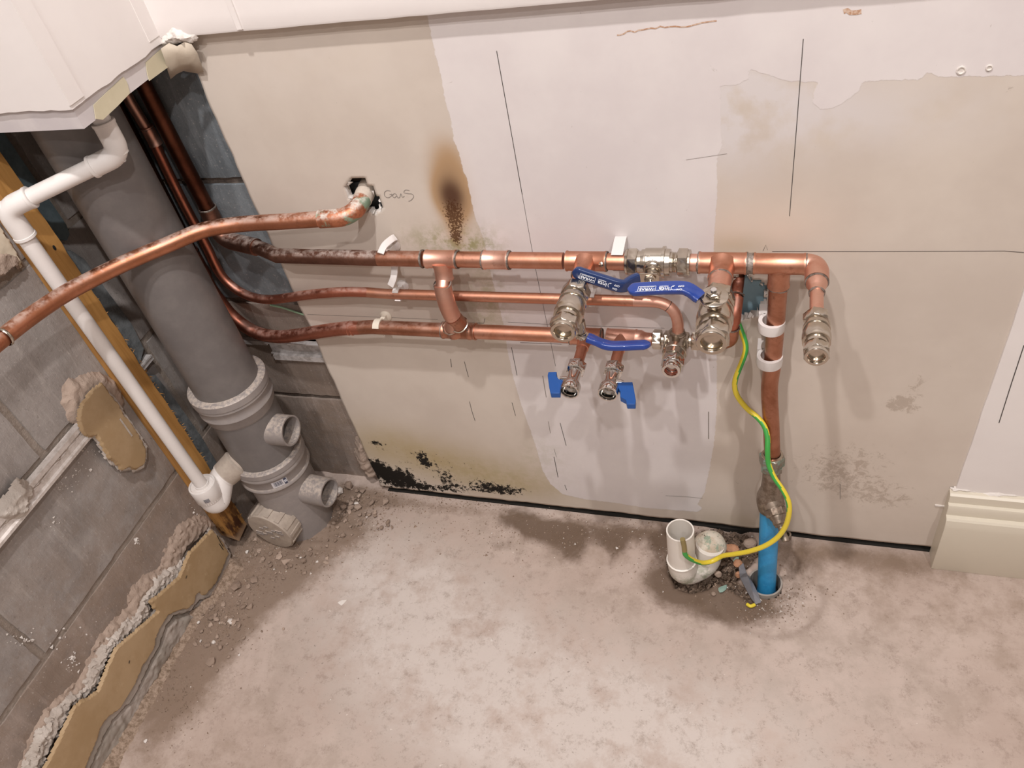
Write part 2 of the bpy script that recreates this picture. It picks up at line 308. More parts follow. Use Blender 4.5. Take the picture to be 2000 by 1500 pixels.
def hexa(o, d, h0, h1, r, rot=0.0, up=None, inner=None):
    """hexagonal nut from h0 to h1 along d: hexagon with turned-down corners"""
    u, v, t = frame(d, up); o = np.array(o, float); V = []; Fc = []; n = 24; ri = r*math.cos(PI/6)
    def hr(a):
        a = (a) % (PI/3); return ri/math.cos(a-PI/6)
    rows = [(h0, lambda a: ri*.98), (h0+(r-ri)*.55, hr), (h1-(r-ri)*.55, hr), (h1, lambda a: ri*.98)]
    if inner: rows += [(h1, lambda a: inner), (h1-(h1-h0)*.8, lambda a: inner)]
    for h, fn in rows:
        for j in range(n):
            a = 2*PI*j/n; rr = fn(a); V.append(o+t*h+rr*(math.cos(a+rot)*u+math.sin(a+rot)*v))
    for i in range(len(rows)-1):
        for j in range(n): Fc.append((i*n+j, i*n+(j+1) % n, (i+1)*n+(j+1) % n, (i+1)*n+j))
    Fc.append(tuple(range(n-1, -1, -1))); Fc.append(tuple((len(rows)-1)*n+j for j in range(n)))
    return V, Fc
def box(lo, hi):
    a, b = np.array(lo, float), np.array(hi, float)
    V = [(x, y, z) for x in (a[0], b[0]) for y in (a[1], b[1]) for z in (a[2], b[2])]
    return V, [(0, 1, 3, 2), (4, 6, 7, 5), (0, 4, 5, 1), (2, 3, 7, 6), (0, 2, 6, 4), (1, 5, 7, 3)]
def prism(P, off):
    """closed 3-D outline pushed by off"""
    P = [np.array(p, float) for p in P]; n = len(P); V = P+[p+np.array(off, float) for p in P]
    tris = [tuple(t) for t in tessellate_polygon([[Vector(p) for p in P]])]
    Fc = tris+[tuple(i+n for i in t[::-1]) for t in tris]+[(i, (i+1) % n, (i+1) % n+n, i+n) for i in range(n)]
    return V, Fc
def fixn(o):
    bm = bmesh.new(); bm.from_mesh(o.data); bmesh.ops.recalc_face_normals(bm, faces=bm.faces); bm.to_mesh(o.data); bm.free(); return o
def sweep(path, sec, up):
    """rounded-rectangle section (half width, half thickness) per path point; up = thickness direction hint"""
    P = [np.array(p, float) for p in path]; n = 20; V = []; Fc = []
    for i, p in enumerate(P):
        t = nrm(P[min(i+1, len(P)-1)]-P[max(i-1, 0)]); nn = np.array(up, float); nn = nrm(nn-t*np.dot(nn, t)); s = np.cross(nn, t)
        a, b = sec[i]
        for j in range(n):
            q = 2*PI*j/n; c, d = math.cos(q), math.sin(q); e = .45
            V.append(p+s*a*math.copysign(abs(c)**e, c)+nn*b*math.copysign(abs(d)**e, d))
    for i in range(len(P)-1):
        for j in range(n): Fc.append((i*n+j, i*n+(j+1) % n, (i+1)*n+(j+1) % n, (i+1)*n+j))
    Fc.append(tuple(range(n-1, -1, -1))); Fc.append(tuple((len(P)-1)*n+j for j in range(n)))
    return V, Fc
def sdf(Q, P):
    """signed distance, positive inside polygon P, for points Q (n,2)"""
    Q = np.asarray(Q, float); P = np.asarray(P, float); d = np.full(len(Q), 1e9); ins = np.zeros(len(Q), bool)
    for i in range(len(P)):
        a, b = P[i], P[(i+1) % len(P)]; e = b-a; L = (e@e) or 1e-12
        t = np.clip(((Q-a)@e)/L, 0, 1); d = np.minimum(d, np.hypot(*(Q-a-t[:, None]*e).T))
        c = ((a[1] > Q[:, 1]) != (b[1] > Q[:, 1])); xx = a[0]+(Q[:, 1]-a[1])*e[0]/(e[1] if abs(e[1]) > 1e-12 else 1e-12); ins ^= c & (Q[:, 0] < xx)
    return np.where(ins, d, -d)
def vnoise(V, sc, oct=4, off=0.0):
    return np.array([mn.fractal(Vector((v[0]*sc+off, v[1]*sc, v[2]*sc)), 0.7, 2.0, oct) for v in V])
def blob(P3, axis, sign, cell, hmax, slope, ns, na, jag=0.0, base=None):
    na = na*.62; ns = ns*1.25; jag = jag*.7
    """lump standing on a plane: P3 = outline in space; axis = index of the plane normal; grows to sign along it"""
    P3 = np.array(P3, float); ii = [i for i in range(3) if i != axis]; b0 = P3[:, axis].mean() if base is None else base; P = P3[:, ii]
    lo, hi = P.min(0)-cell*2, P.max(0)+cell*2; nu, nv = int((hi[0]-lo[0])/cell)+2, int((hi[1]-lo[1])/cell)+2
    U, Vv = np.meshgrid(lo[0]+np.arange(nu)*cell, lo[1]+np.arange(nv)*cell, indexing='ij'); Q = np.stack([U.ravel(), Vv.ravel()], 1)
    s = sdf(Q, P)
    Z3 = np.zeros((len(Q), 3)); Z3[:, ii] = Q
    if jag: s = s+jag*vnoise(Z3, 90, 4, 3.1)
    near = s > -cell*3; h = np.zeros(len(Q))
    nz = np.zeros(len(Q)); idx = np.where(near)[0]; nz[idx] = vnoise(Z3[idx], ns, 5, 9.7)
    h = np.clip(s*slope, -.002, hmax)+na*nz*np.clip(s/(cell*2), 0, 1)
    X3 = np.zeros((len(Q), 3)); X3[:, ii] = Q; X3[:, axis] = b0+sign*h
    Fc = []; use = {}; V = []
    def g(k):
        if k not in use: use[k] = len(V); V.append(X3[k])
        return use[k]
    for i in range(nu-1):
        for j in range(nv-1):
            q = (i*nv+j, (i+1)*nv+j, (i+1)*nv+j+1, i*nv+j+1)
            if max(s[k] for k in q) > 0: Fc.append(tuple(g(k) for k in q))
    flip = (axis == 1) != (sign < 0)
    if flip: Fc = [f[::-1] for f in Fc]
    return V, Fc
def setattr_(o, name, arr):
    a = o.data.attributes.new(name, 'FLOAT', 'POINT'); a.data.foreach_set('value', np.asarray(arr, dtype=np.float32))
def gauss(Q, c, s, ang=0.0):
    d = Q-np.array(c[:2]); ca, sa = math.cos(ang), math.sin(ang); x = d[:, 0]*ca+d[:, 1]*sa; y = -d[:, 0]*sa+d[:, 1]*ca
    return np.exp(-.5*((x/s[0])**2+(y/s[1])**2))
def text(body, size, org, right, upv, mat, parent, name='lettering', extrude=.00015, align='LEFT'):
    c = bpy.data.curves.new(name, 'FONT'); c.body = body; c.size = size; c.extrude = extrude; c.align_x = align; c.align_y = 'CENTER'; c.materials.append(M[mat]); c.offset = .00012 if size > .005 else .00004
    tmp = bpy.data.objects.new(name, c); COL.objects.link(tmp); dg = bpy.context.evaluated_depsgraph_get(); me = bpy.data.meshes.new_from_object(tmp.evaluated_get(dg)); bpy.data.objects.remove(tmp)
    o = bpy.data.objects.new(name, me); COL.objects.link(o); ORG[o.name] = np.array(org, float); r, u = nrm(right), nrm(upv); u = nrm(u-r*np.dot(r, u)); n_ = np.cross(r, u)
    if parent is not None: o.parent = parent
    p = np.array(org, float)-(ORG[parent.name] if parent is not None else 0)
    o.matrix_basis = Matrix(((r[0], u[0], n_[0], p[0]), (r[1], u[1], n_[1], p[1]), (r[2], u[2], n_[2], p[2]), (0, 0, 0, 1))); return o
def strip(P, wd, nvec, lift=.0003):
    """thin flat stroke along P on a surface of normal nvec"""
    P = [np.array(p, float)+np.array(nvec, float)*lift for p in P]; V = []; Fc = []
    for i, p in enumerate(P):
        t = nrm(P[min(i+1, len(P)-1)]-P[max(i-1, 0)]); s = np.cross(t, nvec)*wd/2; V += [p-s, p+s]
    for i in range(len(P)-1): Fc.append((2*i, 2*i+1, 2*i+3, 2*i+2))
    return V, Fc

# ================================================================== SETTING
YB = 0.030          # face of the rear blockwork
XL = -0.980         # face of the left blockwork
XR = 1.05; YF = -2.6; ZC = 2.40
BX = -0.735         # right face of the boxing
# ---- plasterboard with real holes, on blockwork
hole_gas = [W(x, y)[[0, 2]] for x, y in [(677, 362), (690, 351), (708, 352), (722, 364), (732, 378), (742, 392), (743, 408), (732, 415), (720, 412), (704, 402), (690, 392), (680, 382)]]
hole_feed = [W(x, y)[[0, 2]] for x, y in [(1432, 545), (1442, 538), (1460, 536), (1468, 548), (1486, 552), (1497, 562), (1494, 576), (1492, 590), (1482, 604), (1474, 616), (1458, 618), (1444, 622), (1436, 620), (1424, 612), (1418, 590), (1422, 565)]]
edgeL = [W(370, 140), W(484, 385), W(497, 410), W(530, 470), W(560, 535), W(600, 625), W(650, 735), W(700, 850), W(750, 955)]
exl = float(np.mean([p[0] for p in edgeL]))
x0, x1, z0, z1 = exl, 1.0, .014, .915; cs = .004
us = np.append(np.arange(x0, .46, cs), np.arange(.46, x1+.01, .04)); vs = np.arange(z0, z1, cs)
U, Vv = np.meshgrid(us, vs, indexing='ij'); Q = np.stack([U.ravel(), Vv.ravel()], 1); nv = len(vs)
# the sawn edges wander a little
zb = np.array([.0035*mn.fractal(Vector((x*14, 0, 0)), .8, 2, 3) for x in us]); xb = np.array([.0035*mn.fractal(Vector((z*11, 5, 0)), .8, 2, 3) for z in vs])
wu = np.clip(1-(Vv-z0)/.02, 0, 1); wv = np.clip(1-(U-x0)/.02, 0, 1); Q[:, 1] += (zb[:, None]*wu).ravel(); Q[:, 0] += (xb[None, :]*wv).ravel()
hs = np.maximum(sdf(Q, hole_gas), sdf(Q, hole_feed))
jag = np.zeros(len(Q)); nr = np.where(abs(hs) < .02)[0]; jag[nr] = .003*vnoise(np.stack([Q[nr, 0], Q[nr, 0]*0, Q[nr, 1]], 1), 120, 3)
hs2 = hs+jag; keep = hs2 < 0
# push the vertices that are just inside the hole out to its rim
V3 = np.stack([Q[:, 0], np.zeros(len(Q)), Q[:, 1]], 1)
idm = -np.ones(len(Q), int); Fc = []
K = keep.reshape(len(us), nv)
for i in range(len(us)-1):
    for j in range(nv-1):
        if K[i, j] and K[i+1, j] and K[i+1, j+1] and K[i, j+1]: Fc.append((i*nv+j, (i+1)*nv+j, (i+1)*nv+j+1, i*nv+j+1))
used = sorted({k for f in Fc for k in f}); idm[used] = np.arange(len(used)); Fc = [tuple(int(idm[k]) for k in f) for f in Fc]; Vb = V3[used]; Qb = Q[used]
back = struct(put('wall_back', *box((XL-.1, YB+.006, -.05), (XR+.1, YB+.12, ZC)), 'mortar_grey', org=(0, YB, 0)))
bo = put('plasterboard', Vb.tolist(), Fc, ['plasterboard_paper', 'skim_crumb'], back, smooth=30)
def P2(L): return [W(x, y)[[0, 2]] for x, y in L]
white_big = P2([(834, 30), (850, 105), (862, 150), (868, 190), (882, 240), (886, 275), (897, 300), (905, 335), (913, 352), (920, 390), (930, 430), (940, 455), (948, 480), (955, 520), (965, 560), (975, 600), (985, 640), (992, 690), (1003, 740), (1018, 790), (1032, 830), (1046, 870), (1060, 920), (1075, 945), (1098, 965), (1140, 975), (1200, 982), (1260, 992), (1362, 1000), (1372, 993), (1362, 985), (1376, 962), (1385, 920), (1394, 870), (1400, 800), (1400, 700), (1394, 600), (1393, 500), (1396, 440), (1401, 380), (1400, 320), (1402, 300), (1410, 290), (1408, 255), (1407, 168), (1440, 166), (1462, 155), (1460, 134), (1500, 146), (1535, 158), (1598, 161), (1590, 180), (1588, 200), (1600, 213), (1618, 214), (1640, 206), (1668, 186), (1680, 176), (1684, 160), (1740, 156), (1795, 157), (1815, 140), (1830, 150), (2000, 148), (2200, 140), (2300, -200), (800, -200)])
setattr_(bo, 'paint', sdf(Qb, white_big))
def gsum(L):
    a = np.zeros(len(Qb))
    for (px, py, sx, sy, am, *an) in L: a += am*gauss(Qb, W(px, py)[[0, 2]], (sx, sy), an[0] if an else 0)
    return a
setattr_(bo, 'stain', gsum([(882, 350, .022, .040, .42), (881, 384, .015, .020, .80), (885, 425, .018, .025, .16), (890, 462, .009, .018, .22), (880, 300, .018, .02, .10)]))
setattr_(bo, 'speck', gsum([(882, 400, .024, .024, .36), (891, 440, .014, .024, .38), (890, 468, .008, .012, .42), (893, 415, .016, .02, .10)]))
setattr_(bo, 'green', gsum([(850, 468, .035, .016, .9), (905, 475, .03, .014, .8), (945, 480, .02, .02, .7), (940, 600, .03, .03, .6), (955, 560, .02, .03, .5), (950, 650, .02, .02, .5), (1060, 890, .03, .03, .35), (960, 930, .09, .03, .35), (1480, 470, .0, .0, 0)] [:-1]))
setattr_(bo, 'damp', gsum([(760, 880, .09, .04, .34), (850, 900, .10, .045, .36, -.2), (950, 925, .09, .04, .36, -.2), (1040, 950, .06, .025, .28), (740, 850, .05, .03, .2), (1430, 480, .03, .012, .35), (1440, 1020, .05, .02, .3)]))
setattr_(bo, 'warm', gsum([(1480, 440, .06, .03, 1.0), (1560, 900, .15, .15, .4), (1000, 300, .1, .1, 0)]))
setattr_(bo, 'thin', gsum([(1440, 190, .05, .05, 1.2), (1560, 210, .08, .035, 1.0), (1700, 230, .10, .025, .7), (560, 130, .12, .03, .25), (1430, 240, .03, .05, .9)]))
setattr_(bo, 'mould', gsum([(736, 912, .016, .020, .95), (758, 930, .022, .018, .70), (790, 928, .022, .016, .66), (812, 946, .024, .012, .52), (770, 948, .04, .010, .45), (735, 866, .014, .012, .56), (828, 900, .009, .018, .50), (870, 935, .016, .018, .56), (900, 955, .03, .010, .48), (940, 945, .026, .014, .46), (970, 958, .026, .012, .50), (1010, 958, .03, .014, .48), (850, 955, .03, .008, .5), (880, 905, .08, .035, .27), (800, 890, .05, .03, .22)]))
setattr_(bo, 'scuff', gsum([(1700, 900, .08, .07, .40), (1600, 930, .06, .06, .36), (1790, 760, .02, .04, .50), (1750, 980, .05, .03, .40), (1745, 790, .02, .012, .4), (1830, 380, .09, .06, .18), (1640, 480, .03, .05, .15), (1060, 425, .014, .010, .45), (1050, 275, .012, .016, .35), (1080, 600, .05, .06, .1), (1640, 760, .04, .04, .26), (1450, 900, .03, .05, .14)]))
# thickness of the board at its edges and round the holes
bm = bmesh.new(); bm.from_mesh(bo.data); be = [e for e in bm.edges if e.is_boundary]
r = bmesh.ops.extrude_edge_only(bm, edges=be)
for v in r['geom']:
    if isinstance(v, bmesh.types.BMVert): v.co.y += .0125
for f in r['geom']:
    if isinstance(f, bmesh.types.BMFace): f.material_index = 1
bm.normal_update(); bm.to_mesh(bo.data); bm.free()
fixn(bo)
if bo.data.polygons[0].normal.y > 0: bo.data.flip_normals()
# torn paper round the holes
MBx = MB()
for hp in (hole_gas, hole_feed):
    c = np.mean(hp, axis=0)
    for i in range(len(hp)):
        a, b = hp[i], hp[(i+1) % len(hp)]
        for k in range(2):
            if rng.random() < .55: continue
            t = (k+rng.random()*.6)/2; p = a+(b-a)*t; u = nrm(p-c); s = nrm(b-a)*.004*rng.random(); q = p+u*.004*rng.random()
            MBx.add([(p[0]-s[0]-u[0]*.002, -.0005, p[1]-s[1]-u[1]*.002), (p[0]+s[0], -.003, p[1]+s[1]), (q[0], -.0045*rng.random(), q[1]), (p[0]-u[0]*.003, .006, p[1]-u[1]*.003)], [(0, 1, 2), (0, 2, 3), (1, 3, 2), (0, 3, 1)])
MBx.put('torn_paper', 'skim_crumb', bo)
# pencil marks
def pencil(pts, wd=.0011, mat='pencil', name='pencil_line'):
    wd = wd*.72
    put(name, *strip([W(x, y) for x, y in pts], wd, (0, -1, 0)), mat, bo, smooth=0)
for pts, wd, mt in [([(970, 99), (996, 244), (1020, 380)], .0012, 'pencil'), ([(1020, 380), (1045, 520), (1070, 640), (1085, 715)], .0007, 'pencil'), ([(1569, 76), (1556, 245), (1542, 422)], .0011, 'pencil'),
    ([(1508, 491), (1700, 491), (1962, 490), (2000, 493)], .0010, 'pencil'), ([(600, 614), (760, 620), (855, 624)], .0006, 'pencil'), ([(992, 629), (1080, 634), (1200, 638), (1298, 641)], .0007, 'pencil'), ([(1016, 669), (1100, 672), (1150, 674)], .0009, 'pencil'),
    ([(1490, 490), (1496, 478), (1499, 488)], .0006, 'pencil'), ([(880, 701), (882, 717)], .0013, 'pencil'), ([(907, 706), (915, 736)], .0011, 'pencil'), ([(999, 678), (1010, 733)], .0011, 'pencil'), ([(1060, 734), (1067, 776)], .0016, 'pencil_soft'),
    ([(1094, 826), (1106, 870)], .0013, 'pencil'), ([(1071, 823), (1075, 846)], .0011, 'pencil_soft'), ([(1082, 892), (1090, 932)], .0015, 'pencil'), ([(1082, 876), (1087, 893)], .0010, 'pencil_soft'), ([(1384, 804), (1384, 857)], .0020, 'pencil_soft'), ([(1103, 947), (1107, 957)], .0012, 'pencil'),
    ([(917, 784), (922, 804), (928, 822)], .0012, 'pencil'), ([(1000, 786), (1007, 812)], .0011, 'pencil'), ([(1641, 945), (1641, 975)], .0012, 'pencil_soft'), ([(1300, 968), (1340, 970), (1372, 973)], .0012, 'pencil_soft'), ([(1340, 312), (1420, 300)], .0006, 'pencil_soft'),
    ([(900, 621), (903, 630), (945, 631), (947, 622)], .0011, 'pencil')]: pencil(pts, wd, mt)
G = [(763, 373), (756, 372), (751, 376), (752, 383), (758, 386), (764, 383), (766, 379), (761, 380)], [(775, 380), (770, 378), (767, 383), (771, 386), (775, 382), (777, 386), (781, 385), (783, 378), (786, 385), (790, 383)], [(800, 372), (792, 371), (789, 376), (797, 378), (805, 379), (808, 384), (803, 391), (798, 393)]
for g in G: put('pencil_word', *strip(catmull([W(x, y) for x, y in g], 4), .0009, (0, -1, 0)), 'pencil_soft', bo, smooth=0)
# rust coloured scrape and screw fixings
for pts in ([(1205, 66), (1240, 60), (1280, 54), (1330, 50), (1400, 42)], [(1648, 22), (1682, 20)]):
    P = [W(x+rng.uniform(-1, 1), y+rng.uniform(-1, 1)) for x, y in pts]; P = catmull(P, 5); P = [p+np.array([0, 0, rng.uniform(-.0014, .0014)]) for p in P]
    put('scraped_paint', *strip(P, .0014 if len(pts) > 2 else .0045, (0, -1, 0)), 'scrape_tan', bo, smooth=0)
for (x, y, r) in [(1877, 137, .0042), (1932, 132, .0030)]:
    c = W(x, y); o = put('screw_plug', *lathe([(0, r), (.0012, r), (.0014, r*.75), (.0004, r*.6), (.0003, .0001)], c, (0, -1, 0), 16, cap=False), 'skim_crumb', bo)
# ---- blocks of the two walls
def block(lo, hi, axis, sign, mat, parent, seed):
    """rough faced block: the face that looks into the room is a displaced grid"""
    lo, hi = np.array(lo, float), np.array(hi, float); ii = [i for i in range(3) if i != axis]
    nu, nw = max(4, int((hi[ii[0]]-lo[ii[0]])/.012)), max(4, int((hi[ii[1]]-lo[ii[1]])/.012)); V = []; Fc = []
    fa, ba = (hi, lo) if sign > 0 else (lo, hi)
    for i in range(nu+1):
        for j in range(nw+1):
            p = np.zeros(3); p[ii[0]] = lo[ii[0]]+(hi-lo)[ii[0]]*i/nu; p[ii[1]] = lo[ii[1]]+(hi-lo)[ii[1]]*j/nw; p[axis] = fa[axis]
            e = min(i, j, nu-i, nw-j); h = .0014*mn.fractal(Vector((p*35+seed).tolist()), .8, 2, 4)-(0.0012 if e == 0 else 0)
            if e == 0: p[ii[0]] += .0015*mn.noise(Vector((p*60).tolist())); p[ii[1]] += .0015*mn.noise(Vector((p*60+9).tolist()))
            p[axis] += sign*h; V.append(p)
    for i in range(nu):
        for j in range(nw): Fc.append((i*(nw+1)+j, (i+1)*(nw+1)+j, (i+1)*(nw+1)+j+1, i*(nw+1)+j+1))
    rim = [i*(nw+1) for i in range(nu+1)]+[nu*(nw+1)+j for j in range(1, nw+1)]+[i*(nw+1)+nw for i in range(nu-1, -1, -1)]+[j for j in range(nw-1, 0, -1)]
    k = len(V)
    for r_ in rim: q = V[r_].copy(); q[axis] = ba[axis]; V.append(q)
    for a in range(len(rim)): b = (a+1) % len(rim); Fc.append((rim[a], k+a, k+b, rim[b]))
    return fixn(put('block', V, Fc, mat, parent, smooth=50))
beds = [.2275, .4535, .6795, .9055]
rows = [(-.04, beds[0])]+[(beds[i], beds[i+1]) for i in range(3)]+[(beds[3], 1.13)]
sd = 1
for r_, (a, b) in enumerate(rows):
    st = (XL-.02, -.535, -.09, .36, .81, XR) if r_ % 2 else (XL-.02, -.31, .14, .59, XR)
    for i in range(len(st)-1):
        block((st[i]+.006, YB, a+.006), (st[i+1]-.006, YB+.09, b-.006), 1, -1, ['block_brown', 'block_brown', 'block_blue', 'block_blue', 'block_blue'][r_], back, sd); sd += 3
left = struct(put('wall_left', *box((XL-.12, YF, -.05), (XL-.0035, YB+.1, ZC)), 'mortar', org=(XL, 0, 0)))
perp = {0: [-2.2, -1.60, -1.15, -.70, .02], 1: [-2.32, -1.87, -1.42, -.975, -.528, -.085, .02], 2: [-2.12, -1.67, -1.22, -.775, -.333, .02], 3: [-2.32, -1.87, -1.42, -.975, -.528, -.085, .02], 4: [-2.12, -1.67, -1.22, -.775, -.333, .02]}
for r_, (a, b) in enumerate(rows):
    st = perp[r_]
    for i in range(len(st)-1):
        if st[i+1] < -1.5: continue
        block((XL-.09, st[i]+.006, a+.006), (XL, st[i+1]-.006, b-.006), 0, 1, ['block_brown', 'block_grey', 'block_grey', 'block_grey', 'block_grey'][r_], left, sd); sd += 3

# ---- floor: one slab, broken out round the trap and the supply pipe
PB = W(1508, 893, -.060); PF = np.array([.018, -.098, 0.0])     # supply pipe: stopcock and floor
hole_fl = [F(x, y)[:2] for x, y in [(1385, 1030), (1450, 1032), (1478, 1050), (1488, 1080), (1470, 1105), (1452, 1118), (1445, 1135), (1470, 1160), (1490, 1182), (1465, 1180), (1430, 1155), (1400, 1140), (1385, 1152), (1350, 1160), (1318, 1150), (1304, 1120), (1300, 1085), (1330, 1050)]]
sleeve_c = np.array([.0155, -.100]); 
fx = np.concatenate([np.arange(-1.06, -.72, .012), np.arange(-.72, -.2, .008), np.arange(-.2, .12, .0035), np.arange(.12, 1.06, .012), [1.1]])
fy = np.concatenate([[YF-.05, -2.2, -1.8, -1.5, -1.25], np.arange(-1.1, -.24, .014), np.arange(-.24, .036, .0045)])
U, Vv = np.meshgrid(fx, fy, indexing='ij'); Q = np.stack([U.ravel(), Vv.ravel()], 1); nf = len(fy)
Z = .0012*vnoise(np.stack([Q[:, 0], Q[:, 1], 0*Q[:, 0]], 1), 9, 5)
sh = sdf(Q, hole_fl); dig = np.clip(sh/.012, 0, 1); nn = np.zeros(len(Q)); ix = np.where(sh > -.02)[0]; nn[ix] = vnoise(np.stack([Q[ix, 0], Q[ix, 1], 0*Q[ix, 0]], 1), 45, 5)
Z += dig*(-.022+.016*nn)
ds = np.hypot(*(Q-sleeve_c).T); Z = np.where(ds < .0245, -.08, Z)
cor = gauss(Q, (-.86, -.10), (.10, .09)); Z += cor*(.004+.006*vnoise(np.stack([Q[:, 0], Q[:, 1], 0*Q[:, 0]+2], 1), 40, 5))
Fc = [(i*nf+j, (i+1)*nf+j, (i+1)*nf+j+1, i*nf+j+1) for i in range(len(fx)-1) for j in range(nf-1)]
fl = struct(put('floor', np.stack([Q[:, 0], Q[:, 1], Z], 1).tolist(), Fc, 'concrete_floor', org=(0, 0, 0), smooth=60))
def fsum(L):
    a = np.zeros(len(Q))
    for (px, py, sx, sy, am, *an) in L: a += am*gauss(Q, F(px, py)[:2], (sx, sy), an[0] if an else 0)
    return a
setattr_(fl, 'damp', np.clip(fsum([(1000, 1010, .030, .018, .75), (1040, 1030, .035, .02, .7), (1090, 1040, .035, .03, .6), (970, 1065, .028, .012, .5), (1150, 1045, .05, .025, .55), (1115, 1085, .02, .02, .6), (1200, 1080, .012, .035, .6), (1250, 1040, .06, .022, .6), (1290, 1110, .025, .05, .55), (1345, 1160, .05, .025, .6), (1420, 1190, .05, .03, .62), (1500, 1180, .05, .03, .5), (1560, 1100, .03, .04, .6), (1400, 1080, .06, .06, .6), (1620, 1090, .04, .02, .2), (700, 1010, .03, .015, .2)]), 0, 1.1)+dig*.5)
setattr_(fl, 'dirt', np.clip(fsum([(620, 1020, .08, .05, .9), (520, 1070, .07, .06, .9), (700, 970, .06, .02, .8), (430, 1200, .06, .08, .85), (380, 1290, .045, .08, .65), (560, 1110, .07, .045, .6), (310, 1400, .05, .08, .55), (480, 1150, .06, .05, .6), (650, 1040, .06, .03, .5), (860, 990, .12, .012, .5), (1300, 1045, .2, .012, .5), (1700, 1090, .12, .02, .5), (1750, 1130, .08, .04, .3), (290, 1300, .02, .12, .4)]), 0, 1)+dig*.6)
setattr_(fl, 'pale', fsum([(760, 1120, .14, .09, .8), (900, 1300, .18, .10, .75), (1130, 1420, .22, .09, 1.1), (820, 1200, .1, .06, .5), (1400, 1450, .15, .06, .5), (1700, 1300, .12, .06, .25)]))
rg = np.zeros(len(Q))
for (px, py, rx) in [(1500, 1150, .085), (1340, 1130, .062)]:
    c = F(px, py)[:2]; rg = np.maximum(rg, np.exp(-.5*((np.hypot(*(Q-c).T)-rx)/.004)**2)*(Q[:, 1] < c[1]+.02))
setattr_(fl, 'ring', rg)
# near-black strips painting the shade and damp dirt in the gap under the board
put('gap_shade_dirt', *MB().add(*box((exl+.01, .009, -.01), (XR, .0135, .018))).add(*box((exl+.012, .0006, -.01), (XR, .0095, .0022))).VF(), 'painted_void', fl)

# ---- rest of the room shell
wr = struct(put('wall_right', *box((XR+.9, YF, -.05), (XR+1.0, YB+.1, ZC)), 'room_paint', org=(XR+.9, 0, 0)))
put('floor', *box((XR+.04, YF, -.05), (XR+.95, YB+.1, -.001)), 'concrete_floor', fl)
put('plasterboard', *box((XR-.05, 0, .0), (XR+.95, .0125, ZC)), 'skim_white', back)
struct(put('wall_front', *box((XL-.1, YF-.1, -.05), (XR+1.0, YF, ZC)), 'room_paint', org=(0, YF, 0)))
ce = struct(put('ceiling', *box((XL-.1, YF-.1, ZC), (XR+1.0, YB+.1, ZC+.08)), 'ceiling_paint', org=(0, -1, ZC)))
for (x, y, z, p, r) in LAMPS:
    t = thing('downlight', ['ceiling downlight nearest the pipework', 'ceiling downlight towards the right hand wall', 'ceiling downlight towards the left blockwork', 'ceiling downlight nearest the front wall'][[q_[0] for q_ in LAMPS].index(x)], 'light', (x, y, ZC), 'ceiling downlights')
    put('lamp_trim', *lathe([(0, .045), (.003, .045), (.004, .036), (.0015, .034)], (x, y, ZC), (0, 0, -1), 28, cap=False), 'lamp_trim', t)
    put('lamp_lens', *lathe([(.001, .034), (.0011, .0001)], (x, y, ZC), (0, 0, -1), 28, cap=False), 'lamp_glow', t)
# ---- upper wall lining that stands proud over the board
ztop = 1.35; xs = np.linspace(BX-.002, XR+.5, 90); V = []; Fc = []
for x in xs:
    e = .903+.0016*mn.fractal(Vector((x*18, 1, 0)), .7, 2, 3)
    V += [(x, .02, e+.002), (x, -.0145, e), (x, -.0155, e+.003), (x, -.0150, e+.02), (x, -.0145, ztop), (x, .02, ztop)]
for i in range(len(xs)-1):
    for j in range(5): Fc.append((i*6+j, (i+1)*6+j, (i+1)*6+j+1, i*6+j+1))
ul = fixn(put('upper_lining', V, Fc, 'skim_white', back, smooth=30))
for (a, b) in [((448, 0), (463, 41))]:
    x = W(455, 20, -.0155)[0]; put('plaster_ridge', *box((x-.0035, -.0175, .906), (x+.0035, -.014, ztop)), 'skim_white', back)
# ---- right hand skimmed wall and skirting
V = []; zz = np.linspace(.13, .903, 40)
xe = [.272+.004*(z-.13)/.4+.0012*mn.fractal(Vector((z*16, 2, 0)), .8, 2, 3) for z in zz]
Fc = []
for i, z in enumerate(zz): V += [(xe[i], .002, z), (xe[i]+.001, -.0028, z), (xe[i]+.02, -.0035, z), (XR, -.0035, z)]
for i in range(len(zz)-1):
    for j in range(3): Fc.append((i*4+j, i*4+j+1, (i+1)*4+j+1, (i+1)*4+j))
sk = fixn(put('skim_coat', V, Fc, 'skim_white', back, smooth=30))
put('pencil_line', *strip([W(2000, 674, -.0036), W(1975, 750, -.0036), W(1951, 826, -.0036)], .0011, (0, -1, 0)), 'pencil', sk, smooth=0)
prof = [(.0, .1655), (-.009, .165), (-.0125, .1625), (-.0135, .152), (-.0135, .1485), (-.0185, .1475), (-.020, .1445), (-.0205, .131), (-.0205, .128), (-.0265, .127), (-.029, .124), (-.031, .116), (-.032, .108), (-.032, .003), (-.031, .0), (0, 0)]
xa, xb_ = F(1820, 1112)[0]-.001, XR+.88; V = []; Fc = []
for x in (xa, xa+.0008, xb_):
    for (y, z) in prof: V.append((x, y+(.0006 if x == xa and y < -.002 else 0), z))
k = len(prof)
for i in range(2):
    for j in range(k): Fc.append((i*k+j, (i+1)*k+j, (i+1)*k+(j+1) % k, i*k+(j+1) % k))
Fc += [tuple(range(k)), tuple(2*k+j for j in range(k-1, -1, -1))]
bb = struct(fixn(put('baseboard_right', V, Fc, 'skirting_paint', org=(.6, -.01, 0), smooth=25)))
bb['label'] = 'cream moulded skirting board on the right'
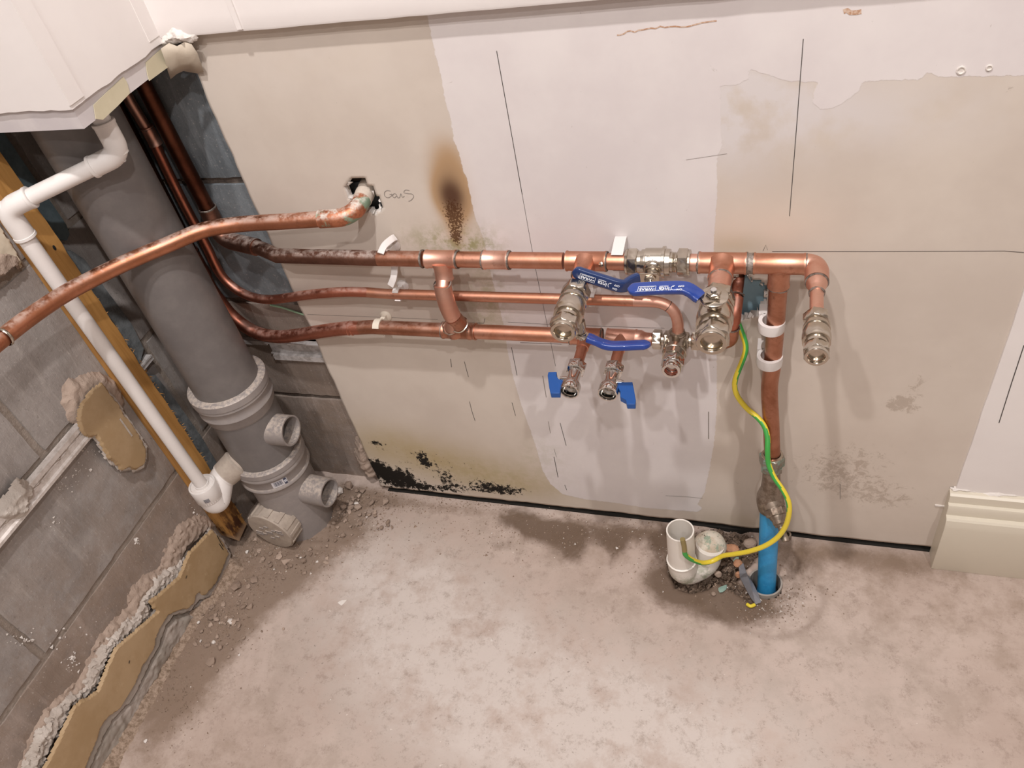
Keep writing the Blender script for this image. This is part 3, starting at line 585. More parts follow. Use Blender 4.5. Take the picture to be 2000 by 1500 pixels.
v, f_ = blob([(xa+.002+i*.02, 0, .163+.003*math.sin(i*1.7)) for i in range(16)]+[(xa+.3-i*.02, 0, .169+.003*math.sin(i*2.3)) for i in range(16)], 1, -1, .0016, .006, 1.2, 60, .0015, .002, base=-.002)
put('caulk_line', v, f_, 'skim_crumb', bb)
put('packer', *box(np.array(W(1826, 986, 0))-np.array([0, .002, .0012]), np.array(W(1847, 988, 0))+np.array([0, .0, .0015])), 'skim_crumb', bb)
# ---- pipe boxing in the upper left corner
YX = -.191
V = []; Fc = []
ys = np.linspace(.0, YX, 26)
def wob(t): return .0022*mn.fractal(Vector((t*22, 4, 1)), .7, 2, 3)
for i, y in enumerate(ys): V += [(BX-.012, y, .899+wob(y)), (BX, y, .8975+wob(y)), (BX, y, ztop)]
for i in range(25): Fc += [(i*3, i*3+1, i*3+4, i*3+3), (i*3+1, i*3+2, i*3+5, i*3+4)]
k0 = len(V); xs2 = np.linspace(BX, XL-.01, 26)
for x in xs2: V += [(x, YX+.012, .899+wob(x)), (x, YX, .8975+wob(x)), (x, YX, ztop)]
for i in range(25): Fc += [(k0+i*3, k0+i*3+3, k0+i*3+4, k0+i*3+1), (k0+i*3+1, k0+i*3+4, k0+i*3+5, k0+i*3+2)]
bx = struct(fixn(put('trim_1', V, Fc, 'skim_white', org=(BX, YX, .9), smooth=30)))
bx['label'] = 'white boxed-in pipe casing in the upper left corner'
LZ = .873
V, Fc = MB().add(*box((BX-.016, YX+.004, LZ), (BX-.0035, .012, 1.2))).add(*box((XL-.01, YX+.0035, LZ), (BX-.0035, YX+.016, 1.2))).V, []
mb = MB().add(*box((BX-.016, YX+.016, LZ), (BX-.0035, .012, 1.2))).add(*box((XL-.01, YX+.0035, LZ), (BX-.0035, YX+.016, 1.2))); mb.put('raw_board', 'board_raw', bx, smooth=20)
put('corner_bead', *box((BX-.001, YX-.0012, .902), (BX+.0012, YX+.022, ztop)), 'skim_white', bx)
put('corner_tape', *box((BX-.001, -.036, .907), (BX+.0008, -.0145, ztop)), 'skim_white', bx)
# filler squeezed into the corner
v, f_ = blob([W(x, y, -.016) for x, y in [(322, 62), (335, 52), (350, 56), (366, 64), (384, 68), (378, 78), (370, 86), (352, 82), (334, 88), (312, 96), (308, 90)]], 1, -1, .0016, .006, .9, 90, .004, .003, base=-.014); put('corner_filler', v, f_, 'skim_crumb', bx)

# ================================================================== PIPEWORK
ZU, ZM, ZL_ = .5905, .5195, .4585          # heights of the three horizontal runs
YU, YM, YL = -.032, -.022, -.028           # their stand-off from the board
YR = .012                                  # risers behind the line of the board
R22, R15 = .011, .0075
def ring(p, d, r, mat='solder', par=None, wd=.0016):
    mb = MB(); u, v, t = frame(d); n = 24; p = np.array(p, float); k = rng.random()*9; V = []; Fc = []
    for i, (h, dr) in enumerate([(-wd, -.0008), (-wd*.5, .0006), (wd*.5, .0006), (wd, -.0008)]):
        for j in range(n):
            a = 2*PI*j/n; w_ = .0006*mn.noise(Vector((math.cos(a)*2+k, math.sin(a)*2, i*.7))); rr = r+dr+w_; hh = h+.0012*mn.noise(Vector((math.cos(a)*1.5+k, math.sin(a)*1.5, 5)))
            V.append(p+t*hh+rr*(math.cos(a)*u+math.sin(a)*v))
    for i in range(3):
        for j in range(n): Fc.append((i*n+j, i*n+(j+1) % n, (i+1)*n+(j+1) % n, (i+1)*n+j))
    return put('solder_ring', V, Fc, mat, par)
def pipe(name, path, r, mat, par, label=None, **k): return put(name, *tube(path, r, 24, **k), mat, par, label=label)
def sleeve(a, b, r, n=28):
    """fitting socket between two points with slightly belled ends"""
    a, b = np.array(a, float), np.array(b, float); L = np.linalg.norm(b-a)
    return lathe([(0, r-.0012), (.0002, r+.0006), (.0016, r+.0008), (.003, r), (L-.003, r), (L-.0016, r+.0008), (L-.0002, r+.0006), (L, r-.0012)], a, b-a, n)
def xU(px, py=505): return W(px, py, YU)[0]
def xL_(px, py=650): return W(px, py, YL)[0]

# --- A: upper 22 mm run with its riser
r3 = [W(278, 170, YR), W(350, 304, YR), W(413, 420, YR)]
A = thing('copper_pipe', 'topmost horizontal copper pipe, tarnished dark brown at its left end', 'pipe', (xU(460), YR, ZU))
rx3 = float(np.mean([p[0] for p in r3]))
top3 = np.array([rx3-.002, YR, 1.10]); el = np.array([rx3+.004, YR-.002, ZU+.002])
pipe('riser', [top3, (rx3, YR, .80), (rx3+.004, YR, ZU+.05)], R22, 'copper_dark', A, 'dark tarnished riser')
p_el = fillet([(rx3+.004, YR, ZU+.055), el, (xU(500), YU+.02, ZU+.001), (xU(540), YU+.003, ZU)], [.03, .02], 8)
pipe('elbow', p_el[:13], R22+.0022, 'copper_tarnished', A, 'tarnished elbow')
ring((rx3+.0035, YR, ZU+.056), (0, 0, 1), R22+.0022, par=A)
pipe('pipe_section', p_el[8:]+[np.array([xU(740), YU, ZU])], R22, 'copper_tarnished', A, 'dusty tarnished brown length')
pipe('pipe_section', [(xU(740), YU, ZU), (xU(826), YU, ZU)], R22, 'copper_worn', A)
def tee(xc, yc, z, half, r, d, ln, mat, par, rb=None, nm='tee_fitting'):
    mb = MB(); a = np.array([xc-half, yc, z]); b = np.array([xc+half, yc, z]); mb.add(*sleeve(a, b, r)); c = np.array([xc, yc, z]); rb = rb or r; d = nrm(d)
    L = ln; mb.add(*lathe([(r*.35, rb*1.25), (r*.75, rb*1.12), (r*1.1, rb*1.02), (L-.003, rb), (L-.0016, rb+.0008), (L-.0002, rb+.0006), (L, rb-.0012)], c, d, 28)); return mb.put(nm, mat, par)
xt1 = xU(862); RF = R22+.0014
tee(xt1, YU, ZU, xU(892)-xt1, RF, (0, -.25, -1), .030, 'copper_fitting', A)
for q in (825, 893, 944, 994): ring((xU(q), YU, ZU), (1, 0, 0), RF, par=A)
pipe('pipe_section', [(xU(892), YU, ZU), (xU(1100), YU, ZU)], R22, 'copper', A)
put('coupling', *sleeve((xU(945), YU, ZU), (xU(993), YU, ZU), RF), 'copper_fitting', A)
put('coupling_stop', *lathe([(-.0006, RF+.0001), (0, RF-.0006), (.0006, RF+.0001)], (xU(969), YU, ZU), (1, 0, 0), 24, cap=False), 'solder', A)
XV1 = -.2315
tee(XV1, YU, ZU, .0265, .0128, (0, -1, 0), .034, 'copper', A)
ring((XV1+.0265, YU, ZU), (1, 0, 0), .0127, par=A); ring((XV1, YU-.034, ZU), (0, 1, 0), .0126, par=A)
put('bead_of_solder', *lathe([(0, .0001), (.001, .003), (.002, .0034), (.003, .0001)], (XV1+.022, YU-.0105, ZU+.003), (0, -1, .5), 12), 'nickel', A)
pipe('pipe_section', [(XV1+.026, YU, ZU), (-.172, YU, ZU)], R22, 'copper', A)
pipe('valve_stub', [(XV1, YU-.03, ZU), (XV1, YU-.062, ZU)], R22, 'copper_fitting', A)
# right hand half beyond the inline valve
B = thing('copper_pipe', 'bright copper pipe with two tees and an end elbow, right of the inline valve', 'pipe', (-.04, YU, ZU))
pipe('pipe_section', [(-.108, YU, ZU), (xU(1368), YU, ZU)], R22, 'copper_fitting', B)
XV3 = -.0615
tee(XV3, YU, ZU, .0285, .0132, (0, -1, 0), .032, 'copper', B, rb=.0145)
ring((XV3-.0285, YU, ZU), (1, 0, 0), .0132, par=B); ring((XV3+.0285, YU, ZU), (1, 0, 0), .0132, par=B); ring((XV3, YU-.031, ZU), (0, 1, 0), .0143, par=B)
put('solder_band', *lathe([(0, .0118), (.0006, .0128), (.0075, .0130), (.0081, .0118)], (XV3+.0285, YU, ZU), (1, 0, 0), 28), 'solder', B)
pipe('valve_stub', [(XV3, YU-.03, ZU), (XV3, YU-.068, ZU)], .0135, 'copper_fitting', B)
xt3 = W(1521, 545, YU)[0]; x3a, x3b = XV3+.036, W(1573, 520, YU)[0]
mb = MB().add(*sleeve((x3a, YU, ZU), (x3b, YU, ZU), .0128)).add(*lathe([(.004, .0120), (.0095, .0136), (.014, .0130), (.029, .0128), (.031, .0136), (.0325, .0136), (.034, .012)], (xt3, YU, ZU), (0, 0, -1), 28)); mb.put('tee_fitting', 'copper', B)
ring((x3b, YU, ZU), (1, 0, 0), .0126, par=B, wd=.002)
XV4 = .0465
e4 = fillet([(x3b-.002, YU, ZU), (XV4, YU, ZU), (XV4, YU-.034, ZU)], .022, 10)
pipe('elbow', e4, [.0128]*(len(e4)-3)+[.0132, .0136, .0136], 'copper_fitting', B, 'bright end elbow')
put('reducer', *lathe([(0, .0120), (.006, .0118), (.012, .0095), (.016, .0088), (.022, .0088), (.0225, .0078)], (XV4, YU-.033, ZU), (0, -1, 0), 28), 'copper_fitting', B)
ring((XV4, YU-.035, ZU), (0, 1, 0), .0128, par=B, wd=.001); ring((XV4, YU-.055, ZU), (0, 1, 0), .0086, par=B, wd=.001)
pipe('valve_stub', [(XV4, YU-.05, ZU), (XV4, YU-.100, ZU)], R15, 'copper_fitting', B)
# --- feed pipe down to the stopcock
D = thing('copper_pipe', 'stout vertical copper pipe dropping through two white brackets to the stopcock', 'pipe', tuple(PB))
fp = [(xt3, YU, ZU-.032), (xt3, YU, .50), (xt3-.0005, YU, .43), tuple(W(1503, 760, -.036)), tuple(W(1506, 825, -.048)), tuple(PB+np.array([0, 0.001, .004]))]
pipe('pipe_section', catmull(fp, 6), R22+.0002, 'copper_worn', D); ring((xt3, YU, ZU-.034), (0, 0, 1), .0126, par=D, wd=.0014)
# --- link between upper and lower runs
L_ = thing('copper_pipe', 'short cranked copper link crossing in front of the thin middle pipe', 'pipe', (xt1, -.04, .52))
tl = np.array([xt1, YU, ZU])+nrm((0, -.25, -1))*.027
xt2 = xL_(893)
lk = [tl, (xt1, YU-.020, .553), (xt1+.001, YU-.025, .538), (xt1+.004, YU-.020, .497), (xt2-.001, YL-.010, .4735), (xt2, YL, ZL_)]
lk = fillet(lk, [.01, .014, .014, .006], 6)
pipe('pipe_section', lk, R22, 'copper_fitting', L_)
pipe('elbow', fillet([(xt1, YU-.0175, .560), (xt1+.001, YU-.025, .535), (xt1+.0035, YU-.0215, .508)], .02, 8), RF, 'copper_fitting', L_)
pipe('elbow', [(xt1+.0036, YU-.0213, .507), (xt1+.0065, YU-.014, .487)], R22+.0010, 'copper_worn', L_)
ring((xt1, YU-.0172, .5615), (0, -.25, 1), RF, par=L_); ring((xt1+.0067, YU-.0135, .486), (.1, .4, -.9), R22+.0018, 'nickel', par=L_, wd=.0009)

# --- C: lower 22 mm run
C = thing('copper_pipe', 'lowest horizontal copper pipe, swept up in a wide bend beside the soil stack', 'pipe', (xL_(700), YL, ZL_))
r1 = [W(245, 228, YR), W(298, 332, YR), W(336, 420, YR), W(371, 490, YR)]; rx1 = float(np.mean([p[0] for p in r1]))
pipe('riser', [(rx1, YR, 1.10), (rx1, YR, .80), W(371, 490, YR)], R22, 'copper_dark', C, 'dark tarnished riser')
pipe('coupling', [W(370, 488, YR), W(399, 540, YR-.001)], R22+.0016, 'copper_red', C)
ring(W(373, 493, YR), W(399, 540, YR)-W(371, 490, YR), RF+.0004, 'nickel', par=C, wd=.001)
sw = [W(x, y, YR+(YL-YR)*t) for x, y, t in [(396, 535, 0), (411, 563, .02), (432, 592, .04), (452, 616, .08), (478, 637, .15), (505, 651, .25), (535, 657, .38), (570, 656, .55), (610, 650, .75), (650, 644, .9), (680, 641, 1), (705, 640, 1)]]
pipe('swept_bend', catmull(sw, 5), R22, 'copper_red', C)
pipe('pipe_section', [W(703, 640, YL), (xL_(730), YL, ZL_), (xL_(868), YL, ZL_)], R22, 'copper_worn', C)
for q in (683, 690): put('pipe_crease', *lathe([(-.0008, R22), (0, R22+.0008), (.0008, R22)], W(q, 641, YL), (1, 0, -.05), 20, cap=False), 'copper_red', C)
tee(xt2, YL, ZL_, .0215, RF, (-.1, -.5, .8), .020, 'copper_worn', C)
ring((xt2-.0215, YL, ZL_), (1, 0, 0), RF, par=C); ring((xt2+.0215, YL, ZL_), (1, 0, 0), RF, par=C); ring(np.array([xt2, YL, ZL_])+nrm((-.1, -.5, .8))*.0205, (-.1, -.5, .8), RF, 'nickel', par=C, wd=.0009)
put('coupling', *sleeve((xt2+.021, YL, ZL_), (xt2+.031, YL, ZL_), RF), 'copper_worn', C)
XC1, XC2 = -.2475, -.1965
pipe('pipe_section', [(xt2+.03, YL, ZL_), (XC1-.02, YL, ZL_)], R22, 'copper', C)
def stub_tee(xc, half, mat):
    MB().add(*sleeve((xc-half, YL, ZL_), (xc+half, YL, ZL_), RF)).add(*lathe([(.004, .0118), (.010, .0102), (.016, .0090), (.026, .0088), (.0265, .0078)], (xc, YL, ZL_), (0, -1, 0), 26)).put('tee_fitting', mat, C)
stub_tee(XC1, .022, 'copper'); stub_tee(XC2, .021, 'copper_fitting')
ring((XC1+.022, YL, ZL_), (1, 0, 0), RF, par=C); ring((XC1-.022, YL, ZL_), (1, 0, 0), RF, par=C)
for xc in (XC1, XC2): pipe('valve_stub', [(xc, YL-.02, ZL_), (xc, YL-.080, ZL_)], R15, 'copper', C)
put('reducer', *lathe([(0, RF), (.006, RF-.0002), (.011, .0098), (.014, .0090), (.021, .0088), (.0215, .0078)], (XC2+.0205, YL, ZL_), (1, 0, 0), 26), 'copper_fitting', C)
pipe('pipe_section', [(XC2+.03, YL, ZL_), (-.150, YL, ZL_)], R15, 'copper_fitting', C)

# --- middle 15 mm run
B15 = thing('copper_pipe', 'thin middle copper pipe that hooks down at its right end', 'pipe', (-.6, YM, ZM))
m = [W(255, 200, YR), W(293, 262, YR), W(350, 380, YR), W(402, 478, YR), W(418, 512, YR), W(432, 537, YR-.001), W(452, 558, YR-.004), W(475, 573, YR-.008), W(500, 582, YR-.012), W(530, 585, YR-.016), W(565, 581, YR-.022), W(600, 576, YR-.028), W(640, 572, YM), W(680, 570, YM), W(720, 571, YM)]
mx = m[0]+(m[0]-m[2])*1.6; mx[1] = YR
pipe('riser', [mx, m[0], m[1]], R15, 'copper_fitting', B15); pipe('pipe_section', catmull(m[1:], 5), R15, 'copper_red', B15)
put('coupling', *sleeve(W(286, 247, YR), W(305, 283, YR), .0092), 'copper_fitting', B15); ring(W(287, 249, YR), m[2]-m[1], .0094, par=B15, wd=.0012)
XT = -.1215
pipe('pipe_section', [(m[-1][0]-.002, YM, m[-1][2]), (m[-1][0]+.03, YM, ZM), (W(1240, 590, YM)[0], YM, ZM)], R15, 'copper', B15)
hk = fillet([(W(1238, 590, YM)[0], YM, ZM), (XT+.004, YM, ZM+.001), (XT+.002, YL-.004, ZL_+.006)], .040, 12)
pipe('end_bend', hk, R15+.0001, 'copper_fitting', B15)
put('pipe_mark', *lathe([(-.0004, R15+.0003), (.0004, R15+.0003)], hk[6], hk[7]-hk[5], 20, cap=False), 'rubber', B15)

# --- pipe out of the feed hole to the mixer
H = thing('copper_pipe', 'short copper pipe from the large ragged wall hole to the blending valve', 'pipe', (-.045, YL, .5))
hp_ = fillet([(-.086, YL, ZL_), (-.050, YL, ZL_+.001), (-.047, YL-.001, .505), (-.044, .016, .535), (-.0425, .0195, .66)], [.016, .016, .016], 8)
pipe('pipe_section', hp_[-6:], R15, 'copper_dark', H); pipe('pipe_section', hp_[:-5], R15, 'copper_red', H)
e_ = fillet([(-.062, YL, ZL_), (-.050, YL, ZL_+.001), (-.0485, YL, ZL_+.026)], .018, 8); pipe('elbow', e_, .0092, 'copper_worn', H)
pipe('elbow', fillet([(-.0475, YL, .495), (-.0468, YL-.001, .506), (-.0455, YL+.018, .5205)], .012, 8), .0092, 'copper_red', H)
ring(e_[-1], (0, 0, 1), .0094, par=H, wd=.001); ring((-.0452, YL+.021, .5225), (.05, .8, .5), .0094, par=H, wd=.001)

# --- gas pipe
G_ = thing('copper_pipe', 'dusty copper pipe curving from the small wall hole leftwards across the soil stack', 'pipe', (-.6, -.04, .66))
gp = [(-.541, .024, .672), (-.541, -.004, .669), (-.5425, -.030, .661), tuple(F(690, 426, .659)), tuple(F(640, 427, .66)), tuple(F(550, 433, .66)), tuple(F(480, 437, .66)), tuple(F(430, 443, .662)), tuple(F(390, 452, .663)), tuple(F(330, 477, .665)), tuple(F(250, 511, .668)), tuple(F(180, 545, .671)), tuple(F(120, 578, .675)), tuple(F(60, 618, .68)), tuple(F(0, 664, .685)), tuple(F(-60, 712, .69)), tuple(F(-60, 712, .69)+np.array([-.012, -.16, .010])), tuple(F(-60, 712, .69)+np.array([-.014, -.50, .020]))]
gg = catmull([(-.541, .030, .673), (-.541, .012, .670), (-.541, -.004, .667)], 4)+fillet([(-.541, -.005, .667), (-.5415, -.037, .6605), gp[4]], .030, 12)[1:-1]+catmull(gp[4:], 6)
pipe('pipe_section', gg[20:], R22, 'copper_dusty', G_)
pipe('elbow', gg[8:24], R22+.0014, 'copper_verdigris', G_, 'elbow with green verdigris')
pipe('crusted_stub', gg[:9], [.0128+.0006*rng.random() for _ in gg[:9]], 'plaster_crust', G_, 'stub crusted with plaster')
pg = np.array(F(8, 658, .685)); put('pipe_collar', *lathe([(-.002, R22+.001), (-.001, R22+.0018), (.001, R22+.0018), (.002, R22+.001)], pg, gg[-20]-gg[-24], 24, cap=False), 'nickel', G_)

# ================================================================== VALVES
def compression_valve(t, o, d, s, up, lf=1.0):
    """full bore ball valve along d from o, scaled s: two hex nuts, necks, barrel body, open bore at the far end"""
    o = np.array(o, float); d = nrm(d)
    def st(pr): return [(h*lf, r) for h, r in pr]
    put('body', *lathe(st([(.016*s, .0115*s), (.017*s, .0125*s), (.021*s, .0125*s), (.0215*s, .0155*s), (.028*s, .0160*s), (.0285*s, .0178*s), (.0315*s, .0180*s), (.032*s, .0166*s), (.035*s, .0172*s), (.044*s, .0188*s), (.052*s, .0188*s), (.0575*s, .0172*s), (.058*s, .0182*s), (.0605*s, .0182*s), (.061*s, .0155*s), (.068*s, .0150*s), (.0685*s, .0122*s), (.077*s, .0120*s)]), o, d, 36), 'nickel', t)
    put('compression_nut', *hexa(o, d, 0, .0165*s*lf, .0185*s, .3, up), 'nickel', t)
    put('compression_nut', *hexa(o, d, .071*s*lf, .086*s*lf, .0185*s, .1, up), 'nickel', t)
    V, Fc = lathe(st([(.084*s, .0158*s), (.0905*s, .0156*s), (.092*s, .0148*s), (.092*s, .0112*s), (.091*s, .0106*s), (.085*s, .0106*s)]), o, d, 36, cap=False); put('end_rim', V, Fc, 'nickel', t)
    put('olive', *lathe(st([(.0862*s, .0107*s), (.0855*s, .0100*s), (.0800*s, .0098*s), (.0795*s, .0105*s)]), o, d, 32, cap=False), 'brass' if s > .8 else 'copper_red', t)
    put('ball', *lathe(st([(.079*s, .0107*s), (.077*s, .0100*s), (.070*s, .0096*s), (.062*s, .0085*s), (.058*s, .0066*s), (.045*s, .0064*s), (.0445*s, .0001)]), o, d, 32, cap=False), 'ball_metal', t)
def lever(t, stem, axis, along, s, vinyl, pts, sec_w, letter=None, plate=.020):
    """steel plate from the stem plus a cranked vinyl sleeve; axis = direction the stem points"""
    stem = np.array(stem, float); axis = nrm(axis)
    put('stem', *lathe([(-.016*s, .0095*s), (-.007*s, .0095*s), (-.006*s, .0075*s), (-.001*s, .0075*s), (-.001*s, .0055*s), (.004*s, .0055*s)], stem, axis, 24), 'nickel', t)
    put('stem_nut', *hexa(stem, axis, .001, .0065*s, .0080*s, .2), 'nickel', t)
    put('stem_thread', *lathe([(.005*s, .0036*s), (.0095*s, .0036*s), (.0102*s, .003*s)], stem, axis, 16), 'chrome', t)
    P = [np.array(p, float) for p in pts]
    pl = catmull([stem-nrm(P[1]-stem)*.010*s]+[stem, stem+(P[1]-stem)*.55, P[1]], 3)
    put('lever_plate', *sweep(pl, [(.0088*s*(.6 if i == 0 else 1), .0011) for i in range(len(pl))], axis), 'nickel', t)
    q_ = stem-axis*.004*s+nrm(np.cross(axis, P[1]-stem))*.0095*s; put('lever_stop', *box(q_-np.array([.0022, .0022, .0050])*s, q_+np.array([.0022, .0022, .0050])*s), 'nickel', t)
    path = catmull(P[1:], 8); n = len(path); d = [0]
    for i in range(1, n): d.append(d[-1]+np.linalg.norm(path[i]-path[i-1]))
    Lt = d[-1]; sec = []
    for q in d:
        e = Lt-q; wv = sec_w*(math.sqrt(max(0, 1-(1-min(1, e/.008))**2)) if e < .008 else 1); wv = max(wv, .0012); th = .0042*min(1, .45+e/.008*.55)
        if q < .002: wv *= .93
        sec.append((wv, th))
    lv = put('lever_handle', *sweep(path, sec, axis), vinyl, t, label='blue vinyl lever sleeve')
    return lv
# inline valve on the upper run: axis +X, stem to the front
V2 = thing('ball_valve', 'nickel ball valve lying inline in the topmost pipe, with a lettered navy lever', 'valve', (-.14, YU, ZU))
VX = -.1795; s2 = .85
put('body', *lathe([(.013, .0125), (.0135, .0140), (.019, .0140), (.0195, .0158), (.0235, .0162), (.024, .0176), (.045, .0180), (.0455, .0200), (.0490, .0202), (.0495, .0172), (.055, .0168), (.0555, .0130), (.058, .0132), (.0585, .0122), (.0605, .0132), (.061, .0122), (.063, .013), (.0655, .012)], (VX, YU, ZU), (1, 0, 0), 36), 'nickel', V2)
put('compression_nut', *hexa((VX, YU, ZU), (1, 0, 0), .002, .0150, .0178, .25), 'nickel', V2); put('nut_flange', *lathe([(-.001, .0150), (0, .0162), (.0025, .0165), (.003, .015)], (VX, YU, ZU), (1, 0, 0), 32), 'nickel', V2)
put('compression_nut', *hexa((VX, YU, ZU), (1, 0, 0), .0640, .0775, .0178, .1), 'nickel', V2); put('nut_flange', *lathe([(.0765, .015), (.077, .0165), (.0795, .0162), (.080, .015)], (VX, YU, ZU), (1, 0, 0), 32), 'nickel', V2)
xs_ = W(1272, 545, -.062)[0]; st2 = np.array([xs_, YU-.0315, ZU-.002])
a2 = math.radians(15)
def lv2(dx, dy, dz=0): return st2+np.array([-dx*math.cos(a2), -dy, dx*math.sin(a2)+dz])
mb = MB().add(*lathe([(.010, .013), (.016, .0125), (.0185, .0105), (.019, .009), (.024, .009)], (xs_, YU, ZU), (0, -1, 0), 28)); mb.put('bonnet', 'nickel', V2)
h2 = lever(V2, st2, (0, -1, 0), (-1, 0, 0), .95, 'vinyl_navy', [st2, lv2(.0150, .004, -.001), lv2(.022, .010, -.003), lv2(.030, .018, -.0055), lv2(.038, .0215, -.005), lv2(.055, .0215, -.0035), lv2(.075, .0215, -.0015), lv2(.0945, .0215, .001)], .0086)
put('embossed_line', *tube([np.array([VX+.025, YU, ZU])+.0179*np.array([0, -math.cos(q), math.sin(q)]) for q in (1.1, .75, .5)]+[np.array([VX+.040, YU, ZU])+.0179*np.array([0, -math.cos(q), math.sin(q)]) for q in (.5, .2)], .0005, 6), 'bronze_old', V2)
for rx_, tx in ((.0275, '22'), (.0275, 'PN25')):
    q = 1.05 if tx == '22' else .8
    text(tx, .0045, np.array([VX+rx_, YU, ZU])+.0183*np.array([0, -math.cos(q), math.sin(q)]), (1, 0, 0), (0, math.sin(q), math.cos(q)), 'nickel', V2, 'embossed_mark', extrude=.0003)
def lettering(par, o0, dirx, upv, nvec, k=1.0):
    """white print on a lever; o0 = left end as read, dirx = reading direction"""
    o0 = np.array(o0, float); dx = nrm(dirx); u = nrm(upv); nn_ = nrm(nvec)
    def at(a, b): return o0+dx*a*k+u*b*k+nn_*.0003
    text('OFF', .0048*k, at(.0, -.0034), dx, u, 'print_white', par); text('ON', .0048*k, at(.002, .0036), dx, u, 'print_white', par)
    arc = [at(.0140+.0035*math.cos(q)*1.0, .0043*math.sin(q)) for q in np.linspace(-1.2, 1.2, 10)]
    put('printed_arrow', *strip(arc, .0009*k, nn_, .0001), 'print_white', par, smooth=0)
    put('printed_arrow', *prism([at(.0125, -.0050), at(.0160, -.0046), at(.0150, -.0022)], nn_*.0001), 'print_white', par, smooth=0)
    text('inta', .0100*k, at(.0192, .0012), dx, u, 'print_white', par); text('PN25L/20W', .0024*k, at(.0215, -.0044), dx, u, 'print_white', par)
    fr_ = [at(.0385, -.0052), at(.0625, -.0052), at(.0625, .0052), at(.0385, .0052), at(.0385, -.0052)]
    for i in range(4): put('printed_frame', *strip([fr_[i], fr_[i+1]], .0006*k, nn_, .0001), 'print_white', par, smooth=0)
    text('\u2022WRAS', .0068*k, at(.0395, .0010), dx, u, 'print_white', par); text('APPROVED PRODUCT', .0020*k, at(.0405, -.0037), dx, u, 'print_white', par)
e2 = lv2(.036, .0259, -.005); d2 = nrm(lv2(.0945, .0215, .001)-lv2(.038, .0215, -.005))
lettering(h2, e2, d2, (-d2[2], 0, -1), (0, -1, 0), .80)
# valve on the left stub: points at the viewer, stem down
V1 = thing('ball_valve', 'nickel ball valve pointing forward with an unlettered blue lever underneath', 'valve', (XV1, -.12, ZU))
compression_valve(V1, (XV1, -.0895, ZU), (0, -1, 0), .97, (1, 0, 0), .94)
s1 = np.array([XV1+.010, -.137, ZU-.0305])
h1 = lever(V1, s1, (.15, -.25, -1), (1, 0, 0), .95, 'vinyl_blue', [s1]+[F(x, y, z) for x, y, z in [(1147, 659, .556), (1160, 664, .553), (1176, 671, .548), (1192, 675, .546), (1220, 675, .546), (1245, 674, .547), (1271, 673, .548)]], .0078)
# large valve: points at the viewer, stem up, lever to the left with print
V3 = thing('ball_valve', 'largest nickel ball valve, pointing forward, with a lettered blue lever on top', 'valve', (XV3, -.13, ZU))
compression_valve(V3, (XV3, -.0945, ZU), (0, -1, 0), 1.10, (1, 0, 0), .855)
s3 = np.array([XV3-.001, -.139, ZU+.0335])
h3 = lever(V3, s3, (0, -.15, 1), (-1, 0, 0), 1.0, 'vinyl_blue', [s3]+[F(x, y, z) for x, y, z in [(1368, 582, .627), (1358, 574, .630), (1346, 566, .634), (1332, 562, .6355), (1300, 562, .6355), (1262, 564, .6350), (1226, 566, .6345)]], .0082)
q3a, q3b = F(1336, 562, .6400), F(1240, 565, .6392); d3 = nrm(q3b-q3a); u3 = np.array([0, -1, -.02]); n3 = np.array([0, 0, 1.0])
lettering(h3, q3a, d3, u3, n3, .80)
put('stem_washer', *lathe([(-.0035, .0150), (-.0030, .0158), (-.0010, .0158), (-.0005, .0150)], s3, (0, -.15, 1), 32), 'nickel', V3); put('stem_washer', *lathe([(-.0075, .0140), (-.0055, .0140)], s3, (0, -.15, 1), 32), 'nickel', V3)
# small full bore valve at the far right
V4 = thing('ball_valve', 'slim leverless nickel valve below the end elbow, right of the vertical pipe', 'valve', (XV4, -.15, ZU))
compression_valve(V4, (XV4, -.1275, ZU), (0, -1, 0), .80, (1, 0, 0), .925)
put('stem_screw', *lathe([(.0148, .0042), (.0175, .0042), (.018, .0036)], (XV4, -.155, ZU), (0, 0, -1), 16), 'nickel', V4)
# chrome appliance valves with blue paddles
def appliance_valve(name, label, xc, side):
    t = thing(name, label, 'valve', (xc, -.11, ZL_))
    o = (xc, -.088, ZL_)
    put('body', *lathe([(.006, .0085), (.013, .0085), (.0135, .0098), (.0155, .0100), (.016, .0090), (.030, .0088), (.0365, .0105), (.038, .0128), (.0400, .0134), (.0500, .0134), (.0515, .0128), (.0515, .0112), (.0505, .0108), (.040, .0102), (.0392, .0065), (.031, .006), (.0305, .0001)], o, (0, -1, 0), 36, cap=False), 'chrome', t, smooth=35)
    put('compression_nut', *hexa(o, (0, -1, 0), -.002, .0125, .0136, .2), 'chrome', t)
    put('stem', *lathe([(.006, .0042), (.0150, .0042), (.0155, .0034), (.0175, .0034)], (xc, -.1165, ZL_), (side, 0, 0), 20), 'chrome', t)
    return t
A1 = appliance_valve('appliance_valve', 'chrome appliance valve with a blue paddle handle on its left side', XC1, -1)
A2 = appliance_valve('appliance_valve', 'chrome appliance valve with a blue paddle handle on its right side', XC2, 1)
def paddle(t, px, zt, h):
    P = [F(1040+x/9.09, 680+y/9.09, zt) for x, y in px]
    o = put('paddle_handle', *prism(P, (0, 0, -h)), 'plastic_blue', t, smooth=20, label='blue plastic paddle handle'); fixn(o)
    b = o.modifiers.new('soft edges', 'BEVEL'); b.width = .0006; b.segments = 2; b.limit_method = 'ANGLE'
paddle(A1, [(268, 480), (280, 425), (430, 420), (425, 490), (470, 550), (545, 565), (548, 610), (500, 670), (485, 800), (320, 800), (295, 690)], ZL_+.004, .0085)
